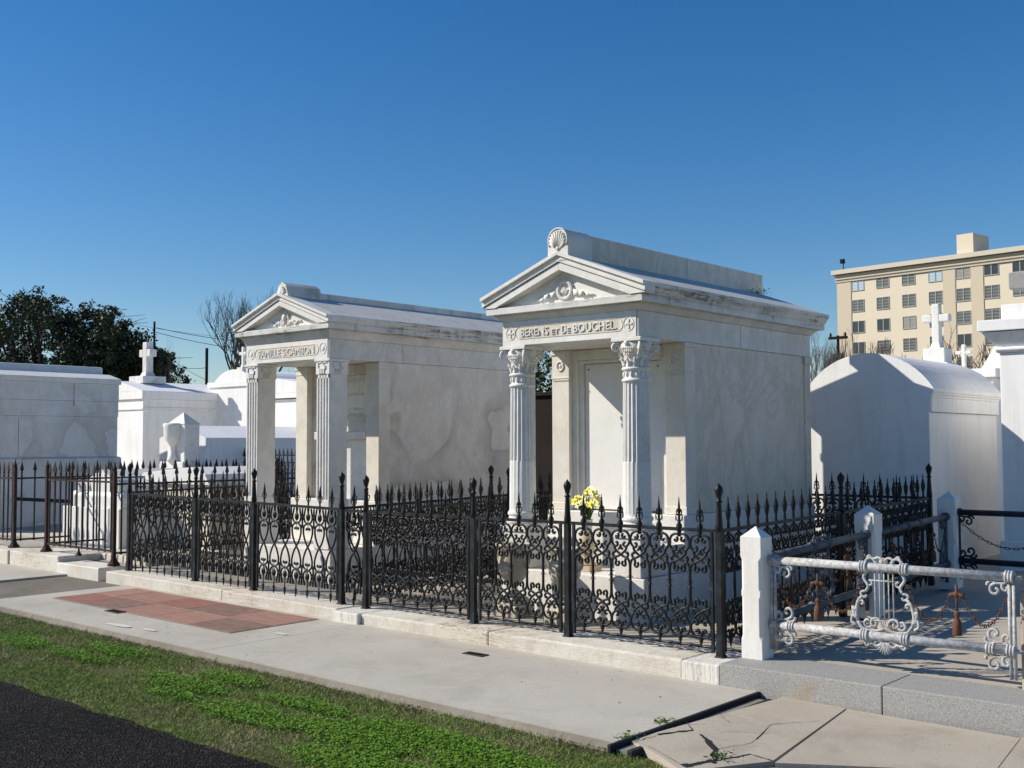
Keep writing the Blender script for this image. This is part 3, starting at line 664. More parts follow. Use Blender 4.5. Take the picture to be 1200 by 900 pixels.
def temple(name_label, ox, style):
    Y0 = 7.72 if style == 'b' else 7.75; hw = .743 if style == 'b' else .722; depth = 3.17 if style == 'b' else 3.47
    za, zt, zcor, zeave, zap = (2.375,2.595,2.655,2.815,3.15) if style == 'b' else (2.40,2.61,2.71,2.85,3.15)
    if style == 'c': ox = -9.905
    t = empty('temple_tomb', (ox, Y0, 0), name_label, 'tomb')
    side = M['marble_side'] if style == 'b' else M['marble_old']; front = M['marble']; cor = M['marble_cornice']
    ya = .71          # plane of the wall antas
    # base
    b = MB(); b.box(-hw-.03, hw+.03, .0, depth+.03, -.1, .375); b.box(-hw-.015, hw+.015, ya-.06, depth+.015, .377, .86)
    if style == 'b':
        b.box(-hw, -hw+.27, -.0, .30, .377, .70); b.box(hw-.27, hw, -.0, .30, .377, .70); b.box(-hw+.0, -hw+.27, .30, ya-.06, .377, .62); b.box(hw-.27, hw, .30, ya-.06, .377, .62)
    else:
        b.box(-hw-.01, -hw+.24, -.01, .28, .377, .80); b.box(hw-.24, hw+.01, -.01, .28, .377, .80)
    b.obj('base', front if style == 'b' else M['marble'], t, bev=.008)
    # walls
    b = MB(); b.box(-hw+.012, hw-.012, ya+.17, depth-.012, .862, za-.002)
    b.obj('wall', side, t, bev=.004)
    aw = .205
    for s in (-1, 1):
        b = MB(); xa, xb = (-hw, -hw+aw) if s < 0 else (hw-aw, hw)
        b.box(xa, xb, ya, ya+.169, .862, za-.001)
        if style == 'b':
            b.box(xa-.012, xb+.012, ya-.012, ya+.182, za-.045, za-.003); b.box(xa-.006, xb+.006, ya-.006, ya+.176, za-.27, za-.255); b.box(xa-.01, xb+.01, ya-.01, ya+.18, .862, .93)
        else:
            b.box(xa-.010, xb+.010, ya-.010, ya+.18, za-.04, za-.003); b.box(xa-.006, xb+.006, ya-.006, ya+.176, za-.10, za-.085)
        b.obj('anta', M['marble_warm'], t, bev=.004)
    if style == 'b':
        for s in (-1, 1):
            b = MB(); b.box(s*(hw-.06)-.06, s*(hw-.06)+.06, depth-.14, depth-.008, .864, za-.001); b.box(s*(hw-.055)-.07, s*(hw-.055)+.07, depth-.15, depth+.002, za-.085, za-.003)
            b.obj('rear_pilaster', side, t, bev=.004)
        for s in (-1, 1):     # roundels on the antas
            b = MB(); cx_ = s*(hw-aw/2)
            b.tube([(cx_+.04*math.cos(a), ya-.004, za-.15+.045*math.sin(a)) for a in np.linspace(0, 2*PI, 17)], .009, 5); b.ball((cx_, ya-.002, za-.15), .018,.01,.02, 8, 4)
            for i in range(12): b.ball((cx_-.085+i*.0155, ya-.008, za-.285), .006,.006,.006, 5, 3)
            b.obj('roundel', M['marble'], t, smooth=True)
    # recess: back wall, frame, tablet
    b = MB(); yi = ya+.05
    xi = hw-aw
    if style == 'b':
        b.box(-xi, -xi+.055, yi, ya+.168, .862, za-.004); b.box(xi-.055, xi, yi, ya+.168, .862, za-.004); b.box(-xi+.055, xi-.055, yi, ya+.168, za-.10, za-.004)
        b.box(-xi+.055, -xi+.10, yi+.035, ya+.168, .862, za-.101); b.box(xi-.10, xi-.055, yi+.035, ya+.168, .862, za-.101); b.box(-xi+.10, xi-.10, yi+.035, ya+.168, za-.135, za-.101)
        b.obj('door_frame', M['marble'], t, bev=.006)
        b = MB().box(-xi+.105, xi-.105, ya+.115, ya+.168, .875, za-.14); tb = b.obj('tablet', M['marble_door'], t, bev=.004)
        for s in (-1, 1):
            for z in (za-.19, .92): MB().ball((s*(xi-.15), ya+.113, z), .009,.006,.009, 6, 4).obj('bolt', M['wood'], tb)
    else:
        b.box(-xi, -xi+.07, ya+.08, ya+.168, .862, za-.004); b.box(xi-.07, xi, ya+.08, ya+.168, .862, za-.004); b.box(-xi+.07, xi-.07, ya+.08, ya+.168, za-.12, za-.004)
        b.box(-xi+.07, xi-.07, ya+.05, ya+.168, 1.54, 1.63)
        b.obj('door_frame', M['marble_old'], t, bev=.006)
        b = MB().box(-xi+.072, xi-.072, ya+.13, ya+.168, 1.632, za-.122); tb = b.obj('tablet', M['marble_old'], t)
        b = MB().box(-xi+.072, xi-.072, ya+.14, ya+.168, .862, 1.538); b.obj('lower_panel', M['marble_grey'], t)
        for i, z in enumerate((2.20, 2.04, 1.87, 1.74)):
            x = -xi+.16; b = MB()       # worn carved lines of the tablet: too weathered to read
            while x < xi-.18:
                wd = random.uniform(.008,.02); b.box(x, x+wd, ya+.127, ya+.1299, z, z+.035); x += wd+random.uniform(.006,.016)
            b.obj('worn_carving', M['marble_side'], tb)
    # columns
    for s in (-1, 1):
        if style == 'b':
            cx_, cy_ = s*(hw-.118), .125
            b = MB(); nf = 20; nv = nf*6; vs = []; fs = []
            lv = [(.895,.122,.02),(1.33,.118,.03),(1.335,.118,.11),(2.0,.108,.11),(2.005,.108,0)]
            for (z, r, dpt) in lv:
                for j in range(nv):
                    a = 2*PI*j/nv; q = (j % 6)/6; dd = dpt*math.sin(PI*q)**.8 if q > 0 else 0
                    if dpt == .03: dd = .04*abs(math.sin(PI*q))
                    vs.append((cx_+r*(1-dd)*math.cos(a), cy_+r*(1-dd)*math.sin(a), z))
            for i in range(len(lv)-1):
                for j in range(nv): fs.append((i*nv+j, i*nv+(j+1)%nv, (i+1)*nv+(j+1)%nv, (i+1)*nv+j))
            b.add(vs, fs)
            col = b.obj('column', M['marble'], t)
            b = MB(); b.box(cx_-.15, cx_+.15, cy_-.14, cy_+.16, .702, .765); b.lathe([(.145,.766),(.152,.785),(.145,.805),(.128,.815),(.125,.835),(.138,.85),(.136,.87),(.124,.88),(.122,.897)], (cx_,cy_,0), 28)
            b.obj('column_base', M['marble'], col, bev=.003)
            b = MB(); b.lathe([(.106,2.0),(.118,2.008),(.120,2.022),(.106,2.032),(.100,2.04),(.100,2.095),(.110,2.10),(.122,2.112),(.112,2.125),(.098,2.13),(.098,2.18),(.112,2.23),(.13,2.28),(.14,2.335)], (cx_,cy_,0), 28)
            for i in range(14):     # necking darts
                a = 2*PI*i/14; b.ball((cx_+.103*math.cos(a), cy_+.103*math.sin(a), 2.066), .011,.011,.026, 6, 4)
            for i in range(12):     # lower leaves
                a = 2*PI*i/12; c0, s0 = math.cos(a), math.sin(a)
                b.tube([(cx_+.098*c0,cy_+.098*s0,2.13),(cx_+.108*c0,cy_+.108*s0,2.17),(cx_+.128*c0,cy_+.128*s0,2.20),(cx_+.134*c0,cy_+.134*s0,2.188)], .014, 5, 2, taper=.006)
            for sx in (-1, 1):      # corner volutes
                for sy in (-1, 1):
                    c = Vector((cx_+sx*.118, cy_+sy*.118, 2.295)); dirv = Vector((sx, sy, 0)).normalized()
                    P = []
                    for q in range(16):
                        th = PI/2+q*PI/5.2; rr = .036*(1-q/19); P.append(c+dirv*(rr*math.cos(th))*-1+Vector((0,0,rr*math.sin(th))))
                    P = [Vector((cx_+sx*.05, cy_+sy*.05, 2.335)), Vector((cx_+sx*.08, cy_+sy*.08, 2.335))]+P
                    b.tube(P, .0125, 6)
                    b.tube([(cx_+sx*.06,cy_+sy*.06,2.17),(cx_+sx*.085,cy_+sy*.085,2.22),(cx_+sx*.105,cy_+sy*.105,2.262)], .018, 6, 3, taper=.010)
            for (dx, dy) in ((0,-1),(0,1),(1,0),(-1,0)):   # face palmettes
                b.ball((cx_+dx*.125, cy_+dy*.125, 2.33), .028,.028,.03, 8, 5)
                for q in range(-3, 4):
                    for zz in range(3):
                        if abs(q) + zz < 4:
                            tx = -dy*q*.020; ty = dx*q*.020
                            b.ball((cx_+dx*.126+tx, cy_+dy*.126+ty, 2.285-zz*.026), .009,.009,.011, 5, 3)
            b.obj('capital', M['marble'], col, smooth=True)
            b = MB().box(cx_-.150, cx_+.150, cy_-.145, cy_+.155, 2.34, za-.002); b.obj('abacus', M['marble'], col, bev=.005)
        else:
            x0, x1 = (-hw, -hw+.205) if s < 0 else (hw-.205, hw)
            wd = x1-x0; z0, z1 = .90, za-.17
            # fluted front: raised fillets on a recessed ground
            b = MB(); b.box(x0, x1, .012, .25, z0, z1); n = 5; fw = wd/(n*2-1+1.2)
            for i in range(n):
                xx = x0+i*(wd-fw)/(n-1); b.box(xx, xx+fw, .0, .0118, z0, z1)
            b.box(x0, x1, .0, .0118, z1-.04, z1); b.box(x0, x1, 0, .0118, z0, z0+.05) if 0 else None
            col = b.obj('column', M['marble'], t, bev=.003)
            b = MB().box(x0-.012, x1+.012, -.012, .262, .802, .90); b.obj('column_base', M['marble'], col, bev=.004)
            b = MB(); b.box(x0-.008, x1+.008, -.006, .258, z1+.001, za-.03); b.box(x0-.022, x1+.022, -.020, .272, za-.029, za-.002)
            cap = b.obj('capital', M['marble'], col, bev=.004)
            zc0 = z1+.01      # key-pattern relief on front and outer face
            for (ax, nn) in (('f', 1), ('s', 1)):
                b = MB()
                rects = [(.03,.10,.115,.125),(.03,.04,.06,.115),(.12,.18,.115,.125),(.12,.13,.085,.115),(.12,.16,.075,.085),(.15,.16,.05,.075),(.05,.065,.0,.045),(.075,.09,.0,.045),(.10,.115,.0,.045),(.125,.14,.0,.045),(.05,.16,.047,.055)]
                for (a0, a1, q0, q1) in rects:
                    if ax == 'f': b.box(x0+a0*.98, x0+a1*.98, -.016, -.0065, zc0+q0, zc0+q1)
                    else:
                        xe = x1+.0085; b.box(xe, xe+.008, .02+a0, .02+a1, zc0+q0, zc0+q1)
                b.obj('key_ornament', M['marble_grey'], cap)
    # entablature
    b = MB(); b.box(-hw, hw, 0, depth, za, zt) 
    ent = b.obj('entablature', cor, t, bev=.004)
    b = MB(); b.box(-hw-.001, hw-.02, -.008, -.001, za+.0, zt-.0)
    fr_ = b.obj('frieze', M['marble'], ent, bev=.002)
    b = MB()
    if style == 'b':
        b.box(-.535,.535,-.0125,-.0085,za+.053,za+.057); b.box(-.535,.535,-.0125,-.0085,za+.163,za+.167)
        for s in (-1, 1):
            b.tube([(s*(.535+.055*math.cos(a)), -.010, za+.11+.055*math.sin(a)) for a in np.linspace(-PI/2, PI/2, 9)], .003, 4)
    else:
        b.box(-.50,.50,-.0125,-.0085,za+.045,za+.049); b.box(-.50,.50,-.0125,-.0085,za+.158,za+.162)
        for s in (-1, 1):
            b.tube([(s*(.50+.055*math.cos(a)), -.010, za+.103+.055*math.sin(a)) for a in np.linspace(-PI/2, PI/2, 9)], .003, 4)
    b.obj('panel_border', M['marble_side'], fr_)
    MB().box(-.545 if style == 'b' else -.51, .545 if style == 'b' else .51, -.0086, -.0081, za+.058, za+.162).obj('panel_ground', M['panel'], fr_)
    if style == 'b':
        bits = [('BERENS', -.365, .315, .072), ('ET', -.130, .082, .046), ('D', -.030, .050, .072), ('E', .020, .030, .046), ('BOUCHEL.', .300, .455, .072)]
        for s_, cx_, wd, ht in bits:
            me = text_mesh(s_, 'lettering', wd, ht, .010, M['marble'], .0); inst('lettering', me, fr_, (cx_, -.0085, za+.075))
    else:
        me = text_mesh('FAMILLE S.CAMBON', 'lettering', .96, .082, .007, M['marble'], .0); inst('lettering', me, fr_, (0, -.0085, za+.06))
    for s in (-1, 1):
        b = MB(); cx_ = s*(hw-.095); zc_ = za+.11
        b.tube([(cx_+.052*math.cos(a), -.009, zc_+.058*math.sin(a)) for a in np.linspace(0, 2*PI, 25)], .0045, 5)
        if style == 'b':
            for a in range(4):
                d = (math.cos(a*PI/2), math.sin(a*PI/2)); px, pz = -d[1], d[0]
                b.prismY([(cx_+px*.004, zc_+pz*.004),(cx_+d[0]*.036+px*.009, zc_+d[1]*.040+pz*.009),(cx_+d[0]*.036-px*.009, zc_+d[1]*.040-pz*.009),(cx_-px*.004, zc_-pz*.004)][::-1], -.016, -.0082)
        else:
            b.ball((cx_, -.008, zc_), .026,.010,.034, 10, 5)
        b.obj('medallion', M['marble'], fr_)
    # cornice, all round
    b = MB(); sloped_ring(b, hw, 0, depth, zt+.001, zcor-.012, .008, .05); b.box(-hw-.06, hw+.06, -.06, depth+.06, zcor-.011, zcor-.001)
    ov, ex = (.112, .040) if style == 'b' else (.097, .014); b.box(-hw-ov, hw+ov, -ov, depth+ov, zcor, zcor+.058)
    b2 = MB(); 
    b.obj('cornice', cor, t, bev=.003)
    # the cyma is only along the sides: front carries the open pediment
    for s in (-1, 1):
        b3 = MB(); xa, xb = s*(hw+.0), s*(hw+ov-.012)
        pts = [(s*(hw-.1), zcor+.059), (s*(hw+ov-.014), zcor+.059), (s*(hw+ov+.008*ex/.04), zcor+.09), (s*(hw+ov+ex-.006), zeave-.034), (s*(hw+ov+ex), zeave-.033), (s*(hw+ov+ex), zeave), (s*(hw-.1), zeave)]
        if s < 0: pts = pts[::-1]
        b3.prismY(pts, -ov+.1375, depth+ov+.03)
        b3.obj('gutter_moulding', cor, t, bev=.002)
    W = hw+ov+ex
    # roof
    pit = (zap-zeave)/W
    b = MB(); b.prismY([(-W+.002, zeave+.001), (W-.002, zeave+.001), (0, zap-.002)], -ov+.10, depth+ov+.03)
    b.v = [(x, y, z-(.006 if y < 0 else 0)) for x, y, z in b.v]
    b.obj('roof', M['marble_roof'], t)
    # pediment
    b = MB(); yF = -ov
    ped_z = zcor+.060
    b.prismY([(-W+.10, ped_z), (W-.10, ped_z), (0, zap-.06)], yF+.085, yF+.138)
    pd = b.obj('pediment', M['marble'], t)
    def gz(off): return off*math.sqrt(1+pit*pit)
    def band(o0, o1, y0, y1, mat, nm='raking_cornice', zbase=ped_z):
        # between lines parallel to the roof slope, o0 and o1 below it, cut off at the horizontal cornice
        A = lambda o: (W-(max(zbase, 0)-(zeave-gz(o)))/pit) if (zeave-gz(o)) < zbase else W
        bb = MB()
        for s in (-1, 1):
            def P_(o):
                x = A(o); z = max(zeave-gz(o), zbase) if A(o) < W else zeave-gz(o)
                return (s*x, z)
            p0, p1 = P_(o0), P_(o1)
            poly = [(0, zap-gz(o0)), p0, p1, (0, zap-gz(o1))]
            if s > 0: poly = poly[::-1]
            bb.prismY(poly, y0, y1)
        return bb
    q = 1 if style == 'b' else .9
    band(0, .030*q, yF-.042, yF+.137, 0).obj('raking_cornice', M['marble'], pd, bev=.002)
    bb = band(.0305*q, .072*q, yF-.014, yF+.136, 0); bb.obj('raking_cornice', M['marble'], pd, bev=.003)
    bb = band(.0725*q, .081*q, yF-.024, yF+.135, 0); bb.obj('raking_cornice', M['marble'], pd, bev=.003)
    bb = band(.0815*q, .089*q, yF+.008, yF+.134, 0); bb.obj('raking_cornice', M['marble'], pd)
    bb = band(.0895*q, .148*q, yF-.010, yF+.133, 0); bb.obj('raking_cornice', M['marble'], pd, bev=.002)
    # tympanum relief
    b = MB(); zr = ped_z+.10; yr = yF+.080
    if style == 'b':
        for i in range(26):
            a = 2*PI*i/26; rr = .072
            b.ball((rr*math.cos(a), yr-.006, zr+.008+rr*math.sin(a)*1.05), .020,.018,.017, 7, 4)
            b.ball(((rr+.012)*math.cos(a+.1), yr-.012, zr+.008+(rr+.012)*math.sin(a+.1)), .010,.010,.012, 5, 3)
        for i in range(7):
            a = PI*(.2+.6*i/6); b.tube([(0,yr-.004,zr-.04),(.045*math.cos(a),yr-.018,zr-.04+.075*math.sin(a))], .008, 5, taper=.004)
        for s in (-1, 1):
            b.prismY([(s*x, z) for x, z in ((.10,zr-.045),(.165,zr-.05),(.165,zr-.01),(.10,zr+.01))][::s], yr-.016, yr+.004)
            b.prismY([(s*x, z) for x, z in ((.168,zr-.052),(.215,zr-.06),(.215,zr-.025),(.168,zr-.008))][::s], yr-.028, yr+.004)
            b.prismY([(s*x, z) for x, z in ((.222,zr-.055),(.28,zr-.07),(.27,zr-.045),(.222,zr-.025))][::s], yr-.014, yr+.004)
            b.tube([(s*.26,yr-.004,zr-.055),(s*.30,yr-.008,zr-.05),(s*.32,yr-.004,zr-.062)], .010, 5, 2, taper=.004)
    else:
        b.ball((0, yr-.012, zr+.01), .040,.03,.055, 10, 6); b.ball((0,yr-.02,zr-.055), .022,.018,.03, 8, 5)
        for i in range(14):
            a = PI*i/13; b.ball((.058*math.cos(a), yr-.006, zr+.005+.062*math.sin(a)), .016,.014,.016, 6, 4)
            for sgn in (-1, 1): b.ball((sgn*(.055+.006*(i%3)), yr-.004, zr-.07+i*.006), .014,.012,.012, 6, 4)
        for s in (-1, 1):
            for i in range(16):
                u = i/15; x = .08+.20*u; z = zr-.05-.02*math.sin(PI*u*1.0)+.03*abs(math.sin(PI*u*2)); rr = .022*(1-.45*u)*(.7+.5*abs(math.sin(i*2.1)))
                b.ball((s*x, yr-.003, z), rr, rr*.8, rr, 6, 4)
    b.obj('wreath_relief' if style == 'b' else 'garland_relief', M['marble'], pd, smooth=True)
    # ridge
    if style == 'b':
        b = MB().box(-.085, .085, .22, depth+ov-.02 if 0 else 3.40-.0, zap-.06, 3.325); b.v = [(x, y, (z if z < 3.3 else 3.325)) for x, y, z in b.v]
        b.obj('ridge_crest', M['marble_side'], t, bev=.004)
        ac = empty('x', (0,0,0), None, None); bpy.data.objects.remove(ac)
        R_ = .112; zc0 = 3.25
        pts = [(-R_, zap-.08), (R_, zap-.08)]+[(R_*math.cos(a), zc0+R_*math.sin(a)) for a in np.linspace(0, PI, 13)]
        b = MB(); b.prismY(pts, yF-.02, .215); acr = b.obj('acroterion', M['marble'], t, bev=.004)
        b = MB(); b.tube([(R_*.92*math.cos(a), yF-.022, zc0+R_*.92*math.sin(a)) for a in np.linspace(-.5, PI+.5, 19)], .008, 5)
        for i in range(11):
            a = -.25+(PI+.5)*i/10; b.tube([(.02*math.cos(a), yF-.022, zc0-.07+.02*math.sin(a)), (.084*math.cos(a), yF-.028, zc0-.004+.084*math.sin(a))], .005, 5, taper=.0105)
        b.ball((0, yF-.022, zc0-.075), .022, .014, .02, 8, 4)
        b.obj('shell_relief', M['marble'], acr, smooth=True)
    else:
        b = MB().prismY([(-.07,3.08),(.07,3.08),(.05,3.195),(-.05,3.195)], .42, depth+.05)
        b.obj('ridge_crest', M['marble_old'], t, bev=.006)
        pts = [(-.11,3.06),(.11,3.06),(.10,3.14),(.065,3.235),(.0,3.275),(-.065,3.235),(-.10,3.14)]
        b = MB().prismY(pts, yF+.03, .418); acr = b.obj('acroterion', M['marble_old'], t, bev=.006)
        b = MB()
        for i in range(7):
            a = .3+(PI-.6)*i/6; b.tube([(0,yF+.024,3.14),(.06*math.cos(a),yF+.02,3.15+.075*math.sin(a))], .006, 5, taper=.010)
        b.obj('shell_relief', M['marble'], acr, smooth=True)
    return t
def joint(parent, x, y0, y1, z0, z1):
    MB().box(x, x+.0015, y0, y1, z0, z1).obj('joint', M['joint_line'], parent)
T1 = temple('white marble temple tomb with round fluted columns, reading BERENS ET DE BOUCHEL', -5.967, 'b')
T2 = temple('white marble temple tomb on the left with square fluted columns, reading FAMILLE S.CAMBON', -9.905, 'c')

xs1 = .743+.0005
for px in (868,): joint(T1, .743, onX(px, 405, -5.22).y-7.72, onX(px, 405, -5.22).y-7.72+.004, 2.377, 2.593)
for px in (785, 905): joint(T1, .743+.112, onX(px, 360, -5.11).y-7.72, onX(px, 360, -5.11).y-7.72+.004, 2.657, 2.712)
y_ = onX(805, 305, -5.88).y-7.72; joint(T1, .085, y_, y_+.004, 3.15, 3.324)
y_ = onX(472, 410, -9.18).y-7.75; joint(T2, .722, y_, y_+.004, 2.402, 2.608)
for px in (416, 541): y_ = onX(px, 380, -9.09).y-7.75; joint(T2, .722+.0975, y_, y_+.004, 2.712, 2.768)
# roof weed
p = onX(888, 346, -5.75)
bb = MB()
for i in range(120):
    c = Vector((random.gauss(0,.05), random.gauss(0,.10), abs(random.gauss(0,.022)))); s = random.uniform(.010,.02)
    u = Vector((random.uniform(-1,1),random.uniform(-1,1),random.uniform(-.3,1))).normalized()*s; v_ = Vector((random.uniform(-1,1),random.uniform(-1,1),random.uniform(-.3,.6))).normalized()*s
    bb.add([c-u, c-v_*.4, c+u, c+v_*.4], [(0,1,2,3)])
tag(bb.obj('weed', M['weed'], loc=(-5.80, 10.85, 3.092)), 'small green weed growing on the roof at the end of the marble crest', 'weed')

# ------------------------------------------------------------------ urns and flowers in the right lot
def krater(px, Y, label, group):
    p = onY(*px, Y); e = empty('garden_urn', (p.x, Y, .01), label, 'urn', group)
    b = MB().box(-.13,.13,-.13,.13,0,.10); b.frus(-.11,.11,-.11,.11,.101,.16,.02); b.obj('plinth', M['urn'], e, bev=.008)
    b = MB(); prof = [(.05,.161),(.075,.17),(.07,.19),(.035,.215),(.032,.25),(.06,.275),(.10,.33),(.125,.40),(.13,.47),(.118,.53),(.125,.57),(.155,.60),(.16,.615),(.14,.62),(.12,.60),(.10,.56),(.02,.54)]
    n = 40; vs = []; fs = []
    for i, (r, z) in enumerate(prof):
        for j in range(n):
            a = 2*PI*j/n; f = 1+(.07*abs(math.cos(a*7)) if 5 <= i <= 9 else (.03*math.cos(a*14) if 10 <= i <= 13 else 0)); vs.append((r*f*math.cos(a), r*f*math.sin(a), z))
    for i in range(len(prof)-1):
        for j in range(n): fs.append((i*n+j, i*n+(j+1)%n, (i+1)*n+(j+1)%n, (i+1)*n+j))
    fs.append(tuple((len(prof)-1)*n+j for j in range(n)))
    b.add(vs, fs); b.obj('bowl', M['urn'], e, smooth=True)
    for s in (-1, 1): b = MB(); b.tube([(s*.12,0,.43),(s*.17,0,.46),(s*.18,0,.52),(s*.15,0,.56),(s*.13,0,.53)], .013, 6, 3); b.obj('handle', M['urn'], e, smooth=True)
krater((602,680), 7.42, 'weathered fluted marble urn nearer the left column, behind the gate of the right tomb', 'marble urns in front of the right tomb')
krater((662,690), 7.36, 'weathered fluted marble urn behind the gate post, the one nearer the daffodils', 'marble urns in front of the right tomb')
vz = .377; vx, vy = -5.945, 7.95
e = empty('flower_vase', (vx, vy, vz), 'tan stone baluster vase holding daffodils on the tomb ledge', 'vase')
b = MB().box(-.09,.09,-.09,.09,0,.045); b.lathe([(.075,.046),(.08,.06),(.05,.09),(.045,.12),(.062,.16),(.070,.21),(.058,.27),(.045,.31),(.05,.325)], n=18); b.obj('body', M['vase'], e, bev=.003)
b = MB().lathe([(.036,.32),(.046,.36),(.05,.44),(.055,.445),(.052,.44),(.045,.38)], n=16); b.obj('liner', M['tin'], e, smooth=True)
fl_ = empty('daffodils', (vx, vy, vz+.40), 'bunch of yellow and pale cream daffodils with green leaves in the stone vase', 'flowers')
b = MB(); heads = []
for i in range(22):
    a = random.uniform(0, 2*PI); rr = random.uniform(.02,.17) if i else 0; h = random.uniform(.22,.34)-rr*.4
    hx, hy = rr*math.cos(a), rr*math.sin(a)*.7; heads.append((hx, hy, h, i))
    b.tube([(hx*.15,hy*.15,0),(hx*.5,hy*.5,h*.6),(hx,hy,h)], .004, 4, 2)
b.obj('stems', M['stem'], fl_)
b = MB()
for i in range(16):
    a = random.uniform(0,2*PI); l = random.uniform(.14,.24); t_ = Vector((math.cos(a)*.08,math.sin(a)*.08,l)); s = Vector((-math.sin(a),math.cos(a),0))*.009
    b.add([Vector((0,0,0))-s, Vector((0,0,0))+s, t_*.6+Vector((0,0,.02))+s, t_, t_*.6+Vector((0,0,.02))-s], [(0,1,2,3,4)])
b.obj('leaves', M['stem'], fl_)
for hx, hy, h, i in heads:
    d = Vector((hx*2-.2, hy*2-.55, .35+random.uniform(-.2,.5))).normalized(); u = d.orthogonal().normalized(); v_ = d.cross(u); c = Vector((hx,hy,h))
    b = MB()
    for q in range(6):
        a = q*PI/3; r1 = u*math.cos(a)+v_*math.sin(a); r2 = u*math.cos(a+.5)+v_*math.sin(a+.5); r0 = u*math.cos(a-.5)+v_*math.sin(a-.5)
        b.add([c, c+r0*.028+d*.004, c+r1*.048+d*.002, c+r2*.028+d*.004], [(0,1,2,3)])
    pet = b.obj('flower', M['petal_pale'] if i % 2 else M['petal'], fl_)
    b = MB(); b.tube([c, c+d*.022], .009, 7, taper=.014); b.obj('trumpet', M['petal'], pet)

# ------------------------------------------------------------------ right-hand lot: white posts, pipe railings, chains
def stone_post(X, Y, z, h, wd, label):
    b = MB(); s = wd/2; c = .022
    def oct_(q): return [(-s+q,-s),(s-q,-s),(s,-s+q),(s,s-q),(s-q,s),(-s+q,s),(-s,s-q),(-s,-s+q)]
    def ring(q0, q1, z0, z1):
        A, B = oct_(q0), oct_(q1); b.add([(x,y,z0) for x,y in A]+[(x,y,z1) for x,y in B], [(i,(i+1)%8,8+(i+1)%8,8+i) for i in range(8)])
    b.add([(x,y,0) for x,y in oct_(.003)], [tuple(range(7,-1,-1))]); 
    ring(.003,.003,0,.14); ring(.003,c,.14,.17); ring(c,c,.17,h*.45); ring(c,.012,h*.45,h*.47); ring(.012,.012,h*.47,h*.5); ring(.012,c,h*.5,h*.52); ring(c,c,h*.52,h-.26); ring(c,.003,h-.26,h-.23); ring(.003,.003,h-.23,h-.099)
    b.add([(-s,-s,h-.099),(s,-s,h-.099),(s,s,h-.099),(-s,s,h-.099),(0,0,h-.025)], [(0,1,4),(1,2,4),(2,3,4),(3,0,4),(3,2,1,0)])
    return tag(b.obj('stone_post', M['paintpost'], bev=.004, loc=(X,Y,z)), label, 'post', 'white painted stone posts of the pipe railing')
XP = -3.80
stone_post(XP, 7.03, .0, .94, .16, 'white painted stone post at the front corner of the granite kerb')
stone_post(XP, 8.93, .06, .94, .17, 'white stone post halfway back beside the black spear fence')
stone_post(XP+.02, 10.75, .11, .94, .17, 'grey white stone post in the shade at the back of the pipe railing')
q_ = onY(1194.5, 700, 7.12); o = MB().box(0, .30, 0, .22, 0, .60).obj('stone_block', M['concrete_lot'], bev=.012, loc=(q_.x, 7.12, .0)); tag(o, 'pale grey stone block beside the end of the front pipe railing', 'block')
def scroll(b, c, sx, sz, r=.008, ax='x', k=1.0):
    P = [(0,0),(.03,.012),(.065,.012),(.095,.03),(.10,.06),(.08,.078),(.058,.07),(.055,.05),(.07,.045)]
    Q = [(.03,.012),(.03,.04),(.012,.055),(.0,.045),(.006,.03)]
    U = [(.065,.012),(.09,.0),(.115,.012),(.118,.03)]
    for pp in (P, Q, U):
        out = []
        for a, z in pp:
            d = a*sx*k
            out.append((c[0]+(d if ax == 'x' else 0), c[1]+(d if ax == 'y' else 0), c[2]+z*sz*k))
        b.tube(out, r, 5, 3)
def collar(b, p, ax, r=.039):
    for o in (-.018, 0, .018):
        a = Vector(p); d = Vector((1,0,0)) if ax == 'x' else Vector((0,1,0))
        b.tube([a+d*(o-.006), a+d*(o+.006)], r, 14)
def chain(e, p0, p1, sag, mat):
    b = MB(); p0, p1 = Vector(p0), Vector(p1); n = 22
    for i in range(n):
        t = (i+.5)/n; q = p0.lerp(p1, t); q.z -= 4*sag*t*(1-t); t2 = t+.01; q2 = p0.lerp(p1, t2); q2.z -= 4*sag*t2*(1-t2)
        d = (q2-q).normalized(); L = ((p1-p0).length*1.15)/n
        sd = Vector((-d.y, d.x, 0)) if abs(d.z) < .95 else Vector((0,1,0))
        if sd.length < .1: sd = Vector((0,1,0))
        sd = sd.normalized() if i % 2 else d.cross(sd.normalized()).normalized()
        pts = [q+d*(L*.62*math.cos(a))+sd*(.010*math.sin(a)) for a in np.linspace(0, 2*PI, 9)]
        b.tube(pts, .0035, 4)
    b.obj('chain', mat, e)
def tassel(e, p, mat, ax='x'):
    b = MB(); x, y, z = p
    b.tube([(x,y,z+.07),(x,y,z-.10)], .009, 6, taper=.007)
    d = (.045,0) if ax == 'x' else (0,.045)
    b.tube([(x-d[0],y-d[1],z),(x,y,z+.012),(x+d[0],y+d[1],z)], .014, 6, 3); b.ball((x,y,z+.01), .02,.02,.02, 8, 5)
    b.lathe([(.008,-.09),(.016,-.10),(.019,-.115),(.010,-.13),(.020,-.145),(.026,-.16),(.029,-.235),(.026,-.24)][::-1], (x,y,z), 12)
    b.obj('tassel', mat, e, smooth=True)
